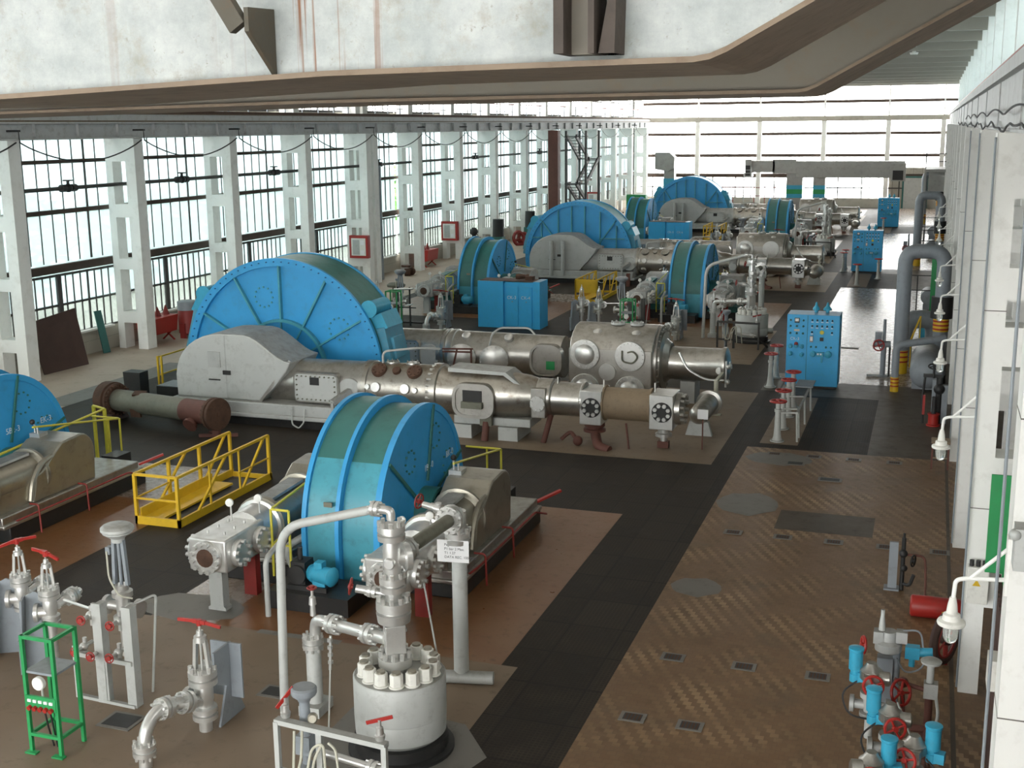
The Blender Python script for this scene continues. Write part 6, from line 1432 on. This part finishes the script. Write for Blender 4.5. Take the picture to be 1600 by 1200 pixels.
# ---------------------------------------------------------------- air ducts and stairs before the end window
t = thing('air_duct', 'long grey rectangular air duct running across the end window', 'duct', (-9, 109, 0))
b = MB(); b.box(-6.3, -4.2, -.6, .6, 3.4, 4.4); b.box(-4.4, -2.4, -.6, .6, 3.3, 4.5); b.box(-2.4, 6.6, -.6, .6, 2.95, 4.35); b.build('duct_run', M['duct'], t, bevel=.02, smooth=False)
b = MB(); b.box(-6.75, -6.2, -.75, .7, 3.0, 4.5); o = b.build('left_mouth', M['duct'], t, smooth=False); MB().box(-6.7, -6.3, -.77, -.75, 3.1, 4.0).build('opening', M['dark'], o, smooth=False)
b = MB(); b.box(5.5, 6.7, -1.0, -.55, 2.7, 4.2); o = b.build('right_mouth', M['duct'], t, smooth=False); MB().box(5.65, 6.5, -1.02, -1.0, 2.8, 3.6).build('opening', M['dark'], o, smooth=False)
for x, w in ((-2.5, 1.35), (-.4, 1.0)):
    lg = MB().box(x-w/2, x+w/2, -.5, .5, 0, 3.4).build('down_duct', M['duct'], t, smooth=False)
    MB().box(x-w/2-.005, x+w/2+.005, -.505, .505, 1.2, 2.3).build('blue_band', M['motor'], lg, smooth=False); MB().box(x-w/2-.01, x+w/2+.01, -.51, .51, 1.55, 1.95).build('green_band', M['green'], lg, smooth=False)
for i in range(7): MB().box(-1.5+1.2*i, -1.44+1.2*i, -.63, .63, 2.93, 4.37).build('joint_rib', M['duct'], t, smooth=False)
t = thing('air_intake', 'grey upright air intake duct left of the long duct', 'duct', (-22.0, 105, 0))
b = MB(); b.box(-.2, .7, -.4, .5, 0, 4.0); b.prism([(-.95, 3.8), (.2, 3.6), (.7, 3.9), (.75, 4.8), (.3, 5.2), (-.95, 5.2)], 'y', -.6, .6); b.build('duct', M['duct'], t, smooth=False); MB().box(-.97, -.95, -.5, .5, 3.9, 5.1).build('opening', M['dark'], t, smooth=False)
MB().box(-.22, .72, -.42, .52, 1.8, 3.0).build('blue_band', M['motor'], t, smooth=False)
t = thing('catwalk', 'steel catwalk with railings beside the right wall at the end window', 'catwalk', (.1, 96, 0))
b = MB(); b.box(-.8, 1.2, -2, 4, 4.0, 4.2)
for (x, y) in ((-.75, -1.9), (-.75, 3.9), (1.0, -1.9)): b.bar((x, y, 0), (x, y, 4.0), .15)
b.build('deck', M['duct'], t, smooth=False)
b = MB()
for y in (-1.9, 1, 3.9): b.bar((-.75, y, 4.2), (-.75, y, 5.3), .05)
for z in (4.75, 5.3): b.bar((-.75, -1.9, z), (-.75, 3.9, z), .05); b.bar((-.75, -1.9, z), (1.2, -1.9, z), .05)
b.build('railing', M['dark'], t, smooth=False); MB().box(-.5, 1.0, -1.5, -.9, 2.6, 4.0).build('hopper', M['duct'], t, smooth=False)
t = thing('end_door', 'pale green door standing in the end wall at right', 'door', (-1.6, 114.7, 0))
MB().box(-.95, .95, 0, .1, 0, 2.7).build('door_leaf', M['palegrey'], t, smooth=False); b = MB(); b.box(-1.1, -.95, -.05, .15, 0, 2.85); b.box(.95, 1.1, -.05, .15, 0, 2.85); b.box(-1.1, 1.1, -.05, .15, 2.7, 2.85); b.build('door_frame', M['teal'], t, smooth=False)
t = thing('scaffold', 'rust red scaffold rails below the end window behind the farthest motor housing', 'scaffold', (-16.5, 106, 0))
b = MB()
for i in range(9): b.bar((-3.5+i*.9, 0, 0), (-3.5+i*.9, 0, 2.3), .06)
for z in (.8, 1.5, 2.2): b.bar((-3.6, 0, z), (3.8, 0, z), .06)
b.build('rails', M['darkred'], t, smooth=False)
t = thing('ladder_mast', 'pale lattice ladder mast in front of the end window left of the long duct', 'ladder', (-14.9, 104, 0))
b = MB(); b.bar((-.3, 0, 0), (-.3, 0, 4.0), .07); b.bar((.3, 0, 0), (.3, 0, 4.0), .07)
for i in range(14): b.bar((-.3, 0, .25+i*.27), (.3, 0, .25+i*.27), .04)
b.build('ladder', M['palegrey'], t, smooth=False)

# row of ceiling lamps below the roof slabs near the right side
for (x, y, l) in ((-1.2, 53, 'nearest of five'), (-1.27, 59, 'second of five'), (-1.33, 65.5, 'middle of five'), (-1.4, 74, 'fourth of five'), (-1.5, 84, 'farthest of five')):
    t = thing('ceiling_lamp', 'small white ceiling lamp in the row under the roof, %s' % l, 'lamp', (x, y, 11.15), 0, 'white lamps under the roof slabs')
    MB().lathe((0, 0, -.30), (0, 0, 1), [(0, .18), (.10, .22), (.12, .10), (.30, .05)], 14).build('shade', M['white'], t)
